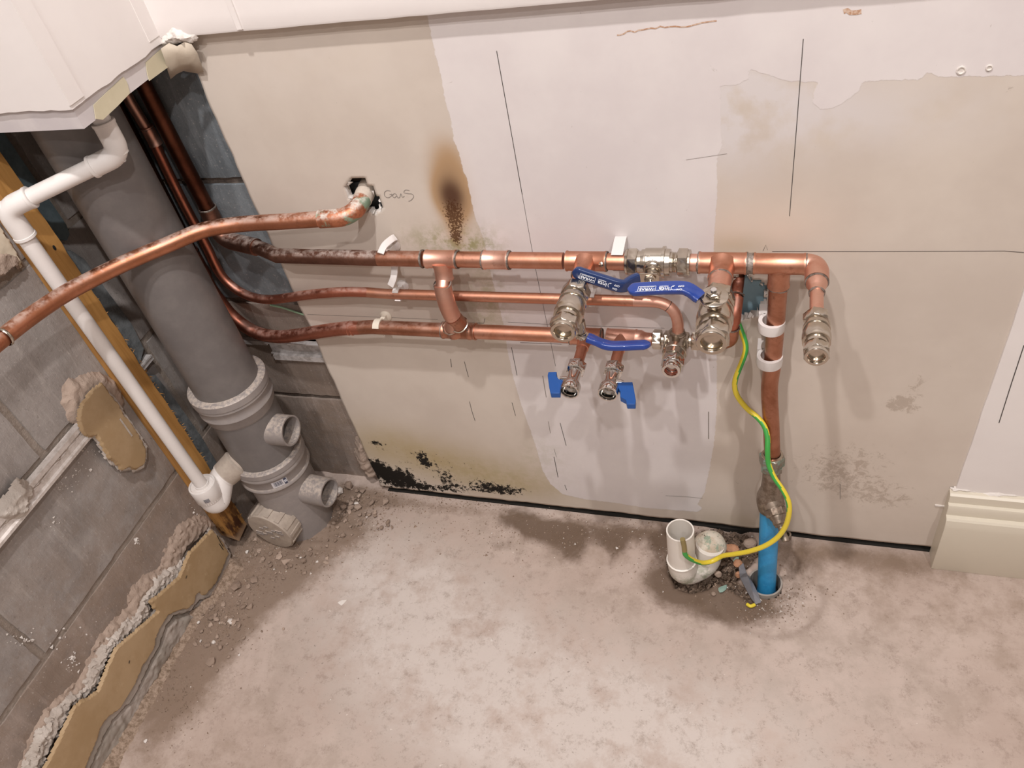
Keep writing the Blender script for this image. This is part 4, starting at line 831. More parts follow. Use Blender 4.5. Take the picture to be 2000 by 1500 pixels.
paddle(A2, [(1510, 605), (1775, 600), (1800, 720), (1835, 920), (1825, 995), (1675, 995), (1655, 915), (1555, 860), (1560, 770), (1520, 690)], ZL_+.004, .0085)
# blending valve
T = thing('blending_valve', 'nickel blending valve with side unions, at the hooked end of the thin pipe', 'valve', (XT, -.05, ZL_))
o = (XT, YL+.006, ZL_)
put('body', *lathe([(-.004, .012), (0, .0165), (.012, .0165), (.0125, .0152), (.024, .0152), (.0255, .0160), (.033, .0160), (.034, .0150), (.043, .0148), (.0435, .0125), (.046, .0125)], o, (0, -1, 0), 36), 'nickel', T)
put('retaining_nut', *hexa(o, (0, -1, 0), .044, .058, .0152, .15), 'chrome', T)
put('outlet_rim', *lathe([(.057, .0128), (.0665, .0126), (.068, .0118), (.068, .0088), (.067, .0082), (.060, .0080), (.0595, .0001)], o, (0, -1, 0), 32, cap=False), 'chrome', T)
put('olive', *lathe([(.0662, .0084), (.0655, .0078), (.0610, .0076)], o, (0, -1, 0), 28, cap=False), 'copper_red', T)
put('top_collar', *lathe([(.004, .0110), (.0135, .0110), (.014, .0100), (.0185, .0098), (.0188, .0078)], (XT+.0015, YL-.002, ZL_), (0, .05, 1), 28), 'bronze_old', T)
for sgn, nm in ((-1, 'union'), (1, 'union')):
    oo = (XT, YL, ZL_)
    put('port', *lathe([(.008, .0095), (.0165, .0095), (.017, .0083), (.021, .0083)], oo, (sgn, 0, 0), 28), 'nickel', T)
    put('port_collar', *hexa(oo, (sgn, 0, 0), .0115, .0165, .0128, .2), 'nickel', T)
    put('compression_nut', *hexa(oo, (sgn, 0, 0), .0200, .0320, .0140, .35), 'nickel', T)

# ================================================================== PIPE CLIPS
def clip_saddle(label, x, y, z, r, tail=None, a0=-1.9, a1=2.6, wd=.010, mat='clip_white', grp=None, arm=None):
    """plastic clip on a horizontal pipe: pad and stem on the wall, open C cradle round the back of the pipe"""
    t = thing('pipe_clip', label, 'clip', (x, 0, z), grp); n = 26; ri, ro = r+.0004, r+.0026; V = []; Fc = []
    for i in range(n+1):
        q = a0+(a1-a0)*i/n                     # 0 = towards the wall, positive = over the top
        for (rr, xx) in ((ri, -wd/2), (ro, -wd/2), (ro, wd/2), (ri, wd/2)): V.append((x+xx, y+rr*math.cos(q), z+rr*math.sin(q)))
    for i in range(n):
        for j in range(4): Fc.append((i*4+j, i*4+(j+1) % 4, (i+1)*4+(j+1) % 4, (i+1)*4+j))
    Fc += [(3, 2, 1, 0), tuple(n*4+j for j in range(4))]
    fixn(put('cradle', V, Fc, mat, t, smooth=30))
    put('stem', *box((x-wd*.35, y+r+.0015, z-.005), (x+wd*.35, -.0005, z+.005)), mat, t)
    put('wall_pad', *lathe([(0, .0095), (.0015, .0095), (.003, .0080), (.0045, .0050)], (x, 0, z), (0, -1, 0), 24), mat, t)
    if tail:
        for i, tl in enumerate(tail): put('strap', *sweep(catmull(tl, 5), [(wd/2, .0013)]*(5*(len(tl)-1)+1), (0, -1, .5)), mat, t)
    return t
xc = W(752, 500, YU)[0]
clip_saddle('white plastic clip holding the dark left part of the topmost pipe, strap hanging loose', xc, YU, ZU, R22, tail=[[(xc-.002, YU-.006, ZU+.0125), (xc+.001, YU+.006, ZU+.0175), (xc+.006, YU+.020, ZU+.018), (xc+.008, YU+.028, ZU+.016)], [(xc+.006, YU+.008, ZU-.010), (xc+.006, YU+.004, ZU-.020), (xc+.003, YU-.002, ZU-.032), (xc-.004, YU-.005, ZU-.044)]], a0=-1.3, a1=1.5, grp='white plastic pipe clips')
xc = W(776, 572, YM)[0]
clip_saddle('small white clip with round base on the thin middle pipe', xc, YM, ZM, R15, a0=-2.3, a1=2.3, wd=.009, grp='white plastic pipe clips')
xc = W(743, 645, YL)[0]
clip_saddle('cream clip with round base gripping the left end of the lowest pipe', xc, YL, ZL_, R22, a0=-1.9, a1=2.6, wd=.0105, mat='clip_cream', grp='white plastic pipe clips')
xc = W(1103, 655, YL)[0]
clip_saddle('white clip showing its foot under the lowest pipe below the left valve', xc, YL, ZL_, R22, a0=-1.95, a1=1.3, wd=.0105, grp='white plastic pipe clips')
xc = W(1156, 586, YM)[0]
clip_saddle('small clip on the thin pipe just right of the left valve', xc, YM, ZM, R15, a0=-1.9, a1=2.1, wd=.009, grp='white plastic pipe clips')
# tall block clip left of the inline valve
xc = W(1206, 500, YU)[0]; t = thing('pipe_clip', 'tall white block clip wrapped round the topmost pipe beside the inline valve', 'clip', (xc, 0, ZU), 'white plastic pipe clips')
cradle = [(.0, .040), (-.004, .042), (-.012, .034), (-.020, .024)]
MB().add(*prism([(xc-.0075, -.0005, ZU+.017), (xc-.0075, -.008, ZU+.018), (xc-.0075, YU-.0035, ZU+.0125), (xc-.0075, YU, ZU+.0115), (xc-.0075, YU+.011, ZU+.003), (xc-.0075, YU+.0115, ZU-.006), (xc-.0075, YU+.004, ZU-.0115), (xc-.0075, YU-.002, ZU-.013), (xc-.0075, -.012, ZU-.030), (xc-.0075, -.0005, ZU-.034)], (.015, 0, 0))).put('cradle', 'clip_white', t, smooth=25)
fixn(bpy.data.objects[[o.name for o in t.children][0]])
# the two hinged brackets on the feed pipe
def bracket(label, px, py, y):
    c = W(px, py, y); t = thing('pipe_clip', label, 'clip', tuple(c), 'white plastic pipe clips'); V = []; Fc = []; n = 28; h = .0075
    for i in range(n+1):
        q = -2.55+5.1*i/n
        ro_ = .0165
        for (rr, zz) in ((.0118, -h), (ro_, -h), (ro_+.0006, 0), (ro_, h), (.0118, h)): V.append((c[0]+rr*math.sin(q), c[1]-rr*math.cos(q), c[2]+zz))
    for i in range(n):
        for j in range(5): Fc.append((i*5+j, i*5+(j+1) % 5, (i+1)*5+(j+1) % 5, (i+1)*5+j))
    Fc += [(4, 3, 2, 1, 0), tuple(n*5+j for j in range(5))]
    fixn(put('collar', V, Fc, 'clip_white', t, smooth=30))
    put('base_block', *box((c[0]-.0165, c[1]+.012, c[2]-h), (c[0]+.0165, 0, c[2]+h)), 'clip_white', t)
    return c
ca = bracket('upper of the two white brackets round the vertical feed pipe', 1507, 634, YU)
cb = bracket('lower of the two white brackets round the vertical feed pipe', 1503, 702, YU-.001)

# ================================================================== SOIL STACK, OVERFLOW, TRAP, SUPPLY
SX, SY = -.855, -.086
S = thing('soil_stack', 'grey plastic soil stack with two open bosses and an access cap, in the corner', 'pipe', (SX, SY, 0))
put('stack_pipe', *lathe([(.378-.02, .055), (1.10, .055)], (SX, SY, 0), (0, 0, 1), 56, cap=False), 'soil_grey', S, label='darker grey upper pipe')
put('upper_socket', *lathe([(.381, .0552), (.380, .0640), (.3775, .0665), (.366, .0668), (.3645, .0655), (.3625, .0655), (.3600, .0660), (.357, .0640), (.350, .0625), (.344, .0622), (.341, .0640), (.3385, .0645), (.336, .0625), (.322, .0605), (.318, .0580), (.316, .0570)], (SX, SY, 0), (0, 0, 1), 56, cap=False), 'soil_light', S)
fixn(S.children[-1])
put('body', *lathe([(.330, .0572), (.195, .0572)], (SX, SY, 0), (0, 0, 1), 56, cap=False), 'soil_grey', S)
put('lower_socket', *lathe([(.209, .0575), (.2085, .0640), (.206, .0665), (.196, .0668), (.1945, .0650), (.1925, .0655), (.190, .0668), (.186, .0665), (.183, .0640), (.166, .0632), (.163, .0655), (.160, .0660), (.157, .0640), (.153, .0600), (.148, .0575)], (SX, SY, 0), (0, 0, 1), 56, cap=False), 'soil_light', S); fixn(S.children[-1])
put('foot', *lathe([(.156, .0578), (.03, .0578), (-.01, .0585)], (SX, SY, 0), (0, 0, 1), 48, cap=False), 'soil_light', S)
def boss(o, d, L, ro, ri, nm='boss'):
    return fixn(put(nm, *lathe([(0, ro+.002), (.012, ro+.0006), (L-.008, ro), (L, ro), (L, ri), (L-.034, ri), (L-.035, .0001)], o, d, 40, cap=False), 'soil_light', S))
boss((SX+.035, -.092, .271), (1, -.02, 0.03), .050, .0270, .0242)
boss((SX+.035, -.090, .108), (1, -.10, 0.02), .066, .0270, .0242)
# lettering band on the lower fitting
az = math.atan2(CAM[1]-SY, CAM[0]-SX)
def onstack(a, z, r): return (SX+r*math.cos(a), SY+r*math.sin(a), z)
def wrap(a0, a1, z0, z1, r, mat, nm, par=None, n=8):
    V = []; Fc = []
    for i in range(n+1):
        a = a0+(a1-a0)*i/n; V += [onstack(a, z0, r), onstack(a, z1, r)]
    for i in range(n): Fc.append((2*i, 2*i+2, 2*i+3, 2*i+1))
    return put(nm, V, Fc, mat, par or S, smooth=60)
lb = wrap(az-.34, az+.10, .1665, .1815, .0641, 'label_paper', 'barcode_label')
for i in range(11): wrap(az-.28+i*.022, az-.272+i*.022+.004*(i % 3), .170, .180, .0643, 'print_dark', 'bar', lb, 1)
wrap(az+.0, az+.085, .1668, .1812, .0643, 'print_dark', 'print_block', lb, 3)
for i in range(3): wrap(az+.012+i*.024, az+.026+i*.024, .171, .177, .0645, 'print_white', 'print_mark', lb, 1)
# access cap
cd_ = nrm((-.12, -1, -.02)); co_ = np.array([-.864, -.105, .056])
cp = put('access_cap', *lathe([(-.02, .041), (.014, .043), (.0145, .0460), (.055, .0472), (.058, .0460), (.0585, .0430), (.0585, .0001)], co_, cd_, 48, cap=False), 'soil_dusty', S, label='dusty screw-on access cap'); fixn(cp)
u, v, _ = frame(cd_)
for i in range(14):
    a = 2*PI*i/14; e = math.cos(a)*u+math.sin(a)*v; s_ = np.cross(cd_, e); b0 = co_+e*.0460
    P = [b0-s_*.0042+cd_*.024, b0+s_*.0042+cd_*.024, b0+s_*.0042+cd_*.0550, b0-s_*.0042+cd_*.0550]
    fixn(put('grip_rib', *prism(P, e*.0030), 'soil_dusty', cp, smooth=20))
fc = co_+cd_*.0584
for (a, b, la, lb_) in [(0, 0, .008, .0035)]+[(.017*math.cos(q), .017*math.sin(q), .0045, .0018) for q in (0.6, 1.6, 2.6, 3.7, 4.7, 5.8)]+[(.029*math.cos(q), .029*math.sin(q)+dd, .0075, .0018) for q in (.35, 3.49) for dd in (-.0035, .0035)]:
    c0 = fc+u*a+v*b; P = [c0-u*la-v*lb_, c0+u*la-v*lb_, c0+u*la+v*lb_, c0-u*la+v*lb_]; fixn(put('face_rib', *prism(P, cd_*.0016), 'soil_light', cp, smooth=20))
# branch from the stack to the overflow elbow
p1, p2 = np.array([-.905, -.147, .203]), np.array([-.866, -.106, .224]); dd = nrm(p2-p1)
fixn(put('branch_socket', *lathe([(-.004, .0225), (-.003, .0245), (.020, .0262), (.024, .0270), (.026, .0275), (.028, .0262), (.030, .0235), (.046, .0240), (.070, .0245)], p1, dd, 36, cap=False), 'soil_dusty', S, label='dust covered branch socket'))
put('socket_lip', *lathe([(-.006, .0218), (-.006, .0238), (-.002, .0246), (0, .0225)], p1, dd, 36, cap=False), 'pvc_white', S)

# overflow pipe
O = thing('overflow_pipe', 'white plastic overflow pipe stepping from the boxing down in front of the timber batten', 'pipe', (-.915, -.195, .2))
K = np.array([-.9215, -.1885, .0]); R21 = .01075
top_ = np.array([-.9105, -.2045, .782]); cor_ = F(235, 300, .81)
up_ = cor_+np.array([-.004, .004, .12])
put('down_pipe', *tube([K+np.array([0, 0, .205]), K*.5+top_*[.5, .5, 0]+np.array([0, 0, .5]), top_-np.array([0, 0, .03])], R21, 28), 'pvc_white', O)
put('cross_pipe', *tube([cor_, top_], R21, 28), 'pvc_white', O); put('up_pipe', *tube([cor_, up_, up_+np.array([0, 0, .12])], R21, 28), 'pvc_white', O)
dch = nrm(top_-cor_)
eb = fillet([cor_+dch*.040, cor_, cor_+np.array([-.0012, .0012, .042])], .017, 10); put('elbow', *tube(eb, .0134, 28, inner=.0109), 'pvc_white', O)
for q, d_ in ((eb[0], eb[0]-eb[1]), (eb[-1], eb[-1]-eb[-2])): put('socket_rim', *lathe([(-.0045, .0134), (-.004, .0142), (-.0004, .0142), (0, .0112)], q, d_, 28, cap=False), 'pvc_white', O)
ec = fillet([top_-dch*.036, top_, top_+np.array([0, 0.001, -.042])], .017, 10); put('elbow', *tube(ec, .0134, 28, inner=.0109), 'pvc_white', O)
for q, d_ in ((ec[0], ec[0]-ec[1]), (ec[-1], ec[-1]-ec[-2])): put('socket_rim', *lathe([(-.0045, .0134), (-.004, .0142), (-.0004, .0142), (0, .0112)], q, d_, 28, cap=False), 'pvc_white', O)
cup = put('reducing_cup', *lathe([(.188, .0222), (.190, .0236), (.2185, .0240), (.2215, .0232), (.222, .0205), (.2195, .0195), (.2190, .0125), (.224, .0122), (.2242, .0108)], (K[0], K[1], 0), (0, 0, 1), 40, cap=False), 'pvc_white', O); fixn(cup)
for i in range(9):
    a0_ = math.atan2(CAM[1]-K[1], CAM[0]-K[0])-.55+i*.045; V = []
    for a in (a0_, a0_+.02+.006*(i % 2)):
        for z in (.197, .206): V.append((K[0]+.0242*math.cos(a), K[1]+.0242*math.sin(a), z))
    put('barcode_bar', V, [(0, 2, 3, 1)], 'print_dark', cup, smooth=0)
sb = fillet([K+np.array([0, 0, .195]), K+np.array([0.001, .002, .163]), p1-dd*.012, p1+dd*.006], [.030, .02], 12)
put('swept_elbow', *tube(sb, .0222, 36), 'pvc_white', O); put('socket_rim', *lathe([(-.006, .0222), (-.0055, .0236), (-.001, .0236), (0, .022)], sb[0], (0, 0, 1), 36, cap=False), 'pvc_white', O)

# waste trap standing in the floor hole
TR = thing('waste_trap', 'white plastic waste trap with an open top, sunk in the broken floor', 'trap', (-.1, -.09, 0))
tA = np.array([-.116, -.112, .140])
fixn(put('inlet_pipe', *tube([tA, tA*[1, 1, 0]+np.array([0, 0, .052])], .0215, 40, inner=.0192), 'trap_white', TR))
ub = fillet([tA*[1, 1, 0]+np.array([0, 0, .060]), tA*[1, 1, 0]+np.array([0.002, .001, .018]), (-.080, -.0835, .013), (-.074, -.0795, .062)], [.03, .026], 12)
put('bend', *tube(ub, [.0232]*4+[.0225]*(len(ub)-4), 40), 'trap_white', TR)
put('socket_ring', *lathe([(-.001, .0236), (0, .0242), (.0025, .0242), (.0035, .0218)], tA*[1, 1, 0]+np.array([0, 0, .0585]), (0, 0, 1), 40, cap=False), 'trap_white', TR)
dm_ = np.array([-.0745, -.080, .0]); V, Fc = lathe([(.045, .0225)]+[(.050+.0255*math.sin(q), .0265*math.cos(q)) for q in np.linspace(0, PI/2, 9)], dm_, (0, .15, 1), 32, cap=False)
V = [np.array(p)+.0012*np.array(mn.noise_vector(Vector((np.array(p)*60).tolist()))) for p in V]; put('outlet_dome', V, Fc, 'dome_dirty', TR, label='outlet crusted with dirt')
# blue supply pipe, sleeve and stopcock
BL = thing('supply_pipe', 'blue plastic water supply pipe rising from the floor sleeve', 'pipe', tuple(PF))
ax_ = nrm(PF-PB); below = PF+ax_*.05
stc = PB+ax_*.098
put('pipe_section', *tube([stc, PF+ax_*.02, below], .0145, 32), 'mdpe_blue', BL); put('shoulder', *lathe([(0, .0145), (.002, .0152), (.020, .0152), (.022, .0145)], PF+ax_*.012, ax_, 32, cap=False), 'mdpe_blue', BL)
SL = thing('floor_sleeve', 'grey plastic duct end set in the floor round the blue pipe', 'duct', (sleeve_c[0], sleeve_c[1], 0))
fixn(put('duct_wall', *tube([(sleeve_c[0], sleeve_c[1], .008), (sleeve_c[0], sleeve_c[1], -.07)], .0268, 44, inner=.0240), 'sleeve_grey', SL))
put('duct_void', *lathe([(-.069, .0245), (-.0688, .0001)], (sleeve_c[0], sleeve_c[1], 0), (0, 0, 1), 32, cap=False), 'painted_void', SL)
SK = thing('stopcock', 'tarnished brass stopcock joining the copper feed to the blue pipe', 'valve', tuple(PB))
put('inlet_nut', *hexa(PB, ax_, -.004, .013, .0182, .2), 'bronze_green', SK); put('nut_collar', *lathe([(-.006, .0120), (-.0055, .0150), (-.003, .0155), (-.002, .013)], PB, ax_, 28, cap=False), 'nickel', SK)
put('inlet_nut', *hexa(PB, ax_, .014, .024, .0165, .5), 'bronze_green', SK)
put('body', *lathe([(.020, .0125), (.026, .0125), (.045, .0130), (.060, .0142), (.068, .0172), (.076, .0196), (.088, .0200), (.096, .0188), (.104, .0170), (.106, .0150), (.106, .0001)], PB, ax_, 36, cap=False), 'bronze_old', SK)
bo_ = PB+ax_*.078; bd_ = nrm((.34, -.74, -.42))
put('bonnet', *lathe([(0, .0165), (.016, .0165), (.018, .0150), (.019, .0150)], bo_, bd_, 32), 'bronze_old', SK)
put('bonnet_nut', *hexa(bo_, bd_, .018, .030, .0158, .1), 'bronze_old', SK)
put('gland_nut', *lathe([(.029, .0120), (.033, .0118), (.036, .0098), (.042, .0096), (.043, .0085), (.046, .0080)], bo_, bd_, 28), 'bronze_old', SK)
put('spindle', *lathe([(.044, .0050), (.060, .0048), (.062, .0055), (.068, .0055), (.069, .0045)], bo_, bd_, 20), 'bronze_old', SK)
DC = F(1535, 1046, .010); DR = thing('drain_ferrule', 'small tarnished brass ferrule lying at the foot of the board', 'ferrule', tuple(DC))
fixn(put('ferrule', *tube([DC+np.array([0, 0, .004]), DC+np.array([0, .002, -.010])], .0085, 24, inner=.0055), 'bronze_old', DR)); put('ferrule_core', *lathe([(-.002, .0056), (0, .0030), (.002, .0001)], DC, (0, 0, 1), 16, cap=False), 'bronze_green', DR)

# earth bonding cable, green and yellow
cpts = [(1438, 622, .010), (1442, 632, -.002), (1449, 650, -.010), (1456, 672, -.018), (1455, 690, -.024), (1446, 715, -.030), (1437, 738, -.034), (1435, 756, -.036), (1441, 775, -.038), (1458, 797, -.044), (1480, 816, -.052), (1493, 833, -.060), (1499, 855, -.070), (1499, 880, -.081), (1501, 905, -.088), (1512, 932, -.098), (1529, 957, -.108), (1540, 980, -.115), (1541, 1003, -.120), (1534, 1028, -.124), (1518, 1050, -.127), (1492, 1067, -.129), (1462, 1077, -.127), (1435, 1082, -.122), (1414, 1085, -.117), (1403, 1090, -.1165), (1388, 1097, -.1215), (1370, 1099, -.1300), (1352, 1093, -.139), (1340, 1085, -.1430), (1337, 1078, -.1425), (1336, 1066, -.1405), (1333, 1054, -.1395)]
cw = catmull([W(*c) for c in cpts], 5); V, Fc = tube(cw, .0038, 16); mi = []; frs = frames(cw)
keys = [(0, (1, -.2, 0)), (5, (1, -.1, 0)), (7, (.4, 1, 0)), (9, (-.3, .6, -.6)), (10, (-.5, -.5, -.6)), (12, (-.3, -1, 0)), (13, (.1, -1, -.1)), (15, (-1, -.3, 0)), (17, (-1, .4, 0)), (19, (.5, .8, 0)), (21, (.8, .8, -.3)), (23, (.3, .5, -1)), (26, (0, .3, -1)), (28, (0, -.5, -.6)), (30, (0, -.9, .5)), (34, (0, -.9, .5))]
for i, f in enumerate(Fc):
    if len(f) > 4: mi.append(2); continue
    seg, j = divmod(i, 16); q = seg/5; k = max(n_ for n_, (kk_, _) in enumerate(keys) if kk_ <= q); k2 = min(k+1, len(keys)-1)
    t_ = 0 if k2 == k else (q-keys[k][0])/(keys[k2][0]-keys[k][0]); g_ = np.array(keys[k][1])*(1-t_)+np.array(keys[k2][1])*t_
    c_ = (np.array(V[f[0]])+np.array(V[f[1]]))/2-frs[seg][0]; mi.append(0 if np.dot(c_, g_) > 0 else 1)
EC = tag(put('earth_cable', V, Fc, ['cable_green', 'cable_yellow', 'conduit_dark'], mi=mi), 'green and yellow earth cable hanging from the wall hole to the waste trap', 'cable')
put('cable_tail', *tube([W(1337, 1076, -.1424), W(1336, 1066, -.1405), W(1333, 1053, -.1393)], .0040, 14), 'conduit_dark', EC, label='dull brown sleeved end')
BK = put('hole_backing', *box((-.085, .0268, .455), (.02, .0285, .585)), 'backing_blue', back)

# ================================================================== LEFT WALL FITTINGS
# timber batten
y0b, y1b, xb0, xb1 = -.174, -.139, XL+.001, -.945; zs_ = np.linspace(.028, 1.05, 60); V = []; Fc = []
for i, z in enumerate(zs_):
    c_ = [(xb0, y0b), (xb1, y0b), (xb1, y1b), (xb0, y1b)]; zz_ = z
    for k, (x, y) in enumerate(c_):
        rough_ = .0012*mn.fractal(Vector((z*40, k*3.3, 1)), .8, 2, 4) if k == 2 else .0003*mn.noise(Vector((z*30, k, 0)))
        V.append((x+rough_*.5, y+rough_*1.6, zz_+(.012 if (i == 0 and k in (0, 3)) else 0)+(.006 if (i == 0 and k == 2) else 0)))
for i in range(len(zs_)-1):
    for j in range(4): Fc.append((i*4+j, i*4+(j+1) % 4, (i+1)*4+(j+1) % 4, (i+1)*4+j))
Fc += [(3, 2, 1, 0), tuple((len(zs_)-1)*4+j for j in range(4))]
BT = tag(fixn(put('timber_batten', V, Fc, 'timber', org=(-.96, -.157, .03), smooth=25)), 'upright orange brown timber batten fixed to the left wall behind the overflow pipe', 'batten')
kn = X(106, 484, xb1); kd = kn-np.array([0, 0, 0]); V = []
put('knot_hole', *lathe([(.0004, .0042), (.0005, .0030), (.0003, .0001)], kd, (1, 0, 0), 18, cap=False), 'rubber', BT); fixn(BT.children[0]); BT.children[0].scale = (1, .55, 1); BT.children[0].location = Vector(((kd-ORG[BT.name])*np.array([0, .45, 0])).tolist())
# splinters along the sawn edge
mb = MB()
for i in range(70):
    z = rng.uniform(.05, .62); a = np.array([xb1+rng.uniform(-.002, .001), y1b+rng.uniform(-.001, .002), z]); b = a+np.array([rng.uniform(-.002, .004), rng.uniform(.001, .005), rng.uniform(-.007, .004)]); mb.add([a, a+np.array([0, .0006, .0009]), b, a+np.array([.0006, 0, -.0005])], [(0, 1, 2), (0, 2, 3), (1, 3, 2), (0, 3, 1)])
sp = mb.put('splinters', 'timber', BT, smooth=0); sp['kind'] = 'stuff'
# grey strips of old board between the batten and the stack
def polyX(name, pts, x, th, mat, label, cat, lump=None):
    P = [X(px, py, x) for px, py in pts]
    o = put(name, *prism(P, (-th, 0, 0)), mat, org=np.mean(P, axis=0), smooth=20); fixn(o); return tag(o, label, cat)
def ypx(y, z): pass
def slabX(name, poly, x, th, mat, label, cat):
    P = [(x, y, z) for y, z in poly]; o = put(name, *prism(P, (-th, 0, 0)), mat, org=np.mean(P, axis=0), smooth=20); fixn(o); return tag(o, label, cat)
slabX('board_strip', [(-.138, 1.0), (-.138, .70), (-.128, .688), (-.112, .672), (-.102, .676), (-.098, .690), (-.101, .78), (-.103, .87), (-.104, 1.0)], -.966, .0135, 'strip_blue', 'blue grey board strip with a rounded end, high up between batten and stack', 'board offcut')
slabX('board_strip', [(-.138, .66), (-.138, .445), (-.118, .440), (-.098, .452), (-.092, .50), (-.097, .57), (-.100, .63), (-.112, .655), (-.128, .664)], -.971, .0085, 'strip_grey', 'pale grey board strip low between the batten and the stack', 'board offcut')
slabX('board_strip', [(-.136, .405), (-.134, .12), (-.118, .09), (-.100, .13), (-.096, .24), (-.100, .33), (-.106, .40), (-.118, .41)], -.972, .0075, 'strip_grey', 'dark lowest board strip beside the foot of the batten', 'board offcut')
# trunking on the left wall
TK = thing('trunking', 'old white trunking base smeared with plaster, sloping across the left wall', 'trunking', (-.97, -.4, .43))
ya, yb = -1.2, -.236; zt0, zt1 = .4235, .4515
prt = [(XL, zt0-.001), (XL+.0130, zt0-.001), (XL+.0135, zt0+.004), (XL+.0095, zt0+.006), (XL+.0090, zt0+.013), (XL+.0100, zt0+.0145), (XL+.0085, zt0+.016), (XL+.0080, zt1-.010), (XL+.0120, zt1-.008), (XL+.0122, zt1), (XL, zt1)]
mbv = [(x, yy, z) for yy in (ya, yb) for x, z in prt]; kk = len(prt)
fixn(put('channel', mbv, [(j, (j+1) % kk, kk+(j+1) % kk, kk+j) for j in range(kk)]+[tuple(range(kk)), tuple(range(2*kk-1, kk-1, -1))], 'trunk_white', TK, smooth=20))
zc_ = zt0+.0175; v, f_ = blob([(0, ya+.02+i*(yb-ya-.03)/40, zc_+.003+.0022*math.sin(i*1.9)) for i in range(40)]+[(0, yb-.015-i*(yb-ya-.03)/40, zc_-.003-.0022*math.sin(i*2.7)) for i in range(40)], 0, 1, .0018, .0045, 1.1, 90, .005, .004, base=XL+.0075); put('plaster_fill', v, f_, 'adhesive_white', TK)
lumpP = [X(*p, XL+.008) for p in [(-10, 1010), (0, 975), (18, 962), (30, 935), (45, 940), (62, 945), (66, 965), (50, 985), (55, 1000), (40, 1012), (10, 1018)]]
v, f_ = blob(lumpP, 0, 1, .0022, .010, 1.1, 60, .005, .004, base=XL+.009); put('plaster_lump', v, f_, 'adhesive_white', TK)
TK2 = thing('trunking', 'short stub of grey trunking poking out between the batten and the stack', 'trunking', (-.975, -.12, .43))
put('channel', *box((XL, -.140, .4265), (XL+.012, -.094, .4355)), 'trunk_grey', TK2); put('channel_lip', *box((XL, -.134, .4345), (XL+.014, -.096, .4375)), 'trunk_grey', TK2)
# trunking on the rear wall
TB = thing('trunking', 'pale grey trunking piece on the rear blockwork, ending at the plasterboard', 'trunking', (-.8, YB, .36))
tb = [W(x, y, YB-.012) for x, y in [(480, 668), (526, 672), (526, 684), (486, 680)]]
xa_, xb2, zlo, zhi = W(526, 690, YB-.014)[0], exl-.001, W(570, 704, YB-.014)[2], W(570, 672, YB-.014)[2]
mb = MB().add(*box((xa_, YB-.004, zlo), (xb2, YB, zhi))).add(*box((xa_, YB-.014, zhi-.003), (xb2, YB, zhi))).add(*box((xa_+.006, YB-.0145, zlo), (xb2, YB, zlo+.011))).add(*box((xa_, YB-.010, zlo+.010), (xb2, YB-.002, zlo+.012))); mb.put('channel', 'trunk_grey', TB, smooth=20)
put('cable_run', *box((XL+.05, YB-.010, zhi-.010), (xa_, YB, zhi-.001)), 'trunk_grey', TB)
# blob of adhesive with torn brown board paper beside the overflow pipe
gb = [(128, 760), (130, 745), (140, 740), (152, 742), (165, 732), (180, 728), (200, 726), (215, 735), (228, 742), (240, 760), (248, 785), (240, 800), (232, 850), (215, 860), (190, 850), (170, 845), (150, 830), (138, 815), (128, 790)]
DB = thing('adhesive_dab', 'grey adhesive dab with torn brown board paper, left of the overflow pipe', 'plaster dab', X(200, 800, XL))
v, f_ = blob([X(x, y, XL+.006) for x, y in gb], 0, 1, .0022, .011, 1.0, 60, .0030, .004, base=XL); put('adhesive', v, f_, 'adhesive_pink', DB)
pb = [(205, 748), (216, 765), (224, 775), (233, 785), (237, 795), (246, 810), (262, 830), (278, 855), (286, 870), (290, 890), (284, 908), (272, 918), (256, 912), (244, 918), (232, 905), (218, 895), (205, 872), (193, 850), (180, 853), (170, 850), (162, 838), (158, 815), (162, 795), (172, 780), (185, 762)]
Pp = [X(x, y, XL+.022) for x, y in pb]
Pw = [X(x, y, XL+.018) for x, y in [(206, 750), (236, 785), (250, 808), (280, 850), (291, 872), (290, 895), (284, 914), (272, 922), (260, 917), (248, 921), (233, 911), (215, 896), (192, 856), (165, 848)]]
v, f_ = blob(Pw, 0, 1, .0020, .0060, 3.0, 60, .0004, .003, base=XL+.0105); put('board_core', v, f_, 'adhesive_white', DB)
v, f_ = blob(Pp, 0, 1, .0018, .0030, 3.0, 30, .0002, .0025, base=XL+.0165); put('board_paper', v, f_, 'board_paper', DB)
put('white_scratch', *strip([X(234, 818, XL+.0200), (X(258, 852, XL+.0200))], .003, (1, 0, 0)), 'adhesive_white', DB, smooth=0)
# plasterboard left on the wall at the top left
UP = thing('board_remnant', 'ragged cream plasterboard remnant at the left edge above the gas pipe', 'board remnant', X(10, 490, XL))
v, f_ = blob([X(x, y, XL+.012) for x, y in [(-60, 380), (-10, 415), (2, 436), (18, 462), (34, 488), (50, 512), (60, 524), (48, 519), (38, 518), (28, 524), (22, 534), (10, 540), (0, 548), (-30, 580), (-90, 560)]], 0, 1, .0022, .012, 3.5, 50, .0012, .003, base=XL); put('board_face', v, f_, 'cream_board', UP)
v, f_ = blob([X(x, y, XL+.013) for x, y in [(-20, 505), (0, 490), (20, 492), (36, 500), (56, 523), (40, 520), (26, 528), (14, 540), (0, 548), (-20, 560)]], 0, 1, .0022, .0145, 3.5, 90, .003, .004, base=XL); put('torn_edge', v, f_, 'adhesive_pink', UP)
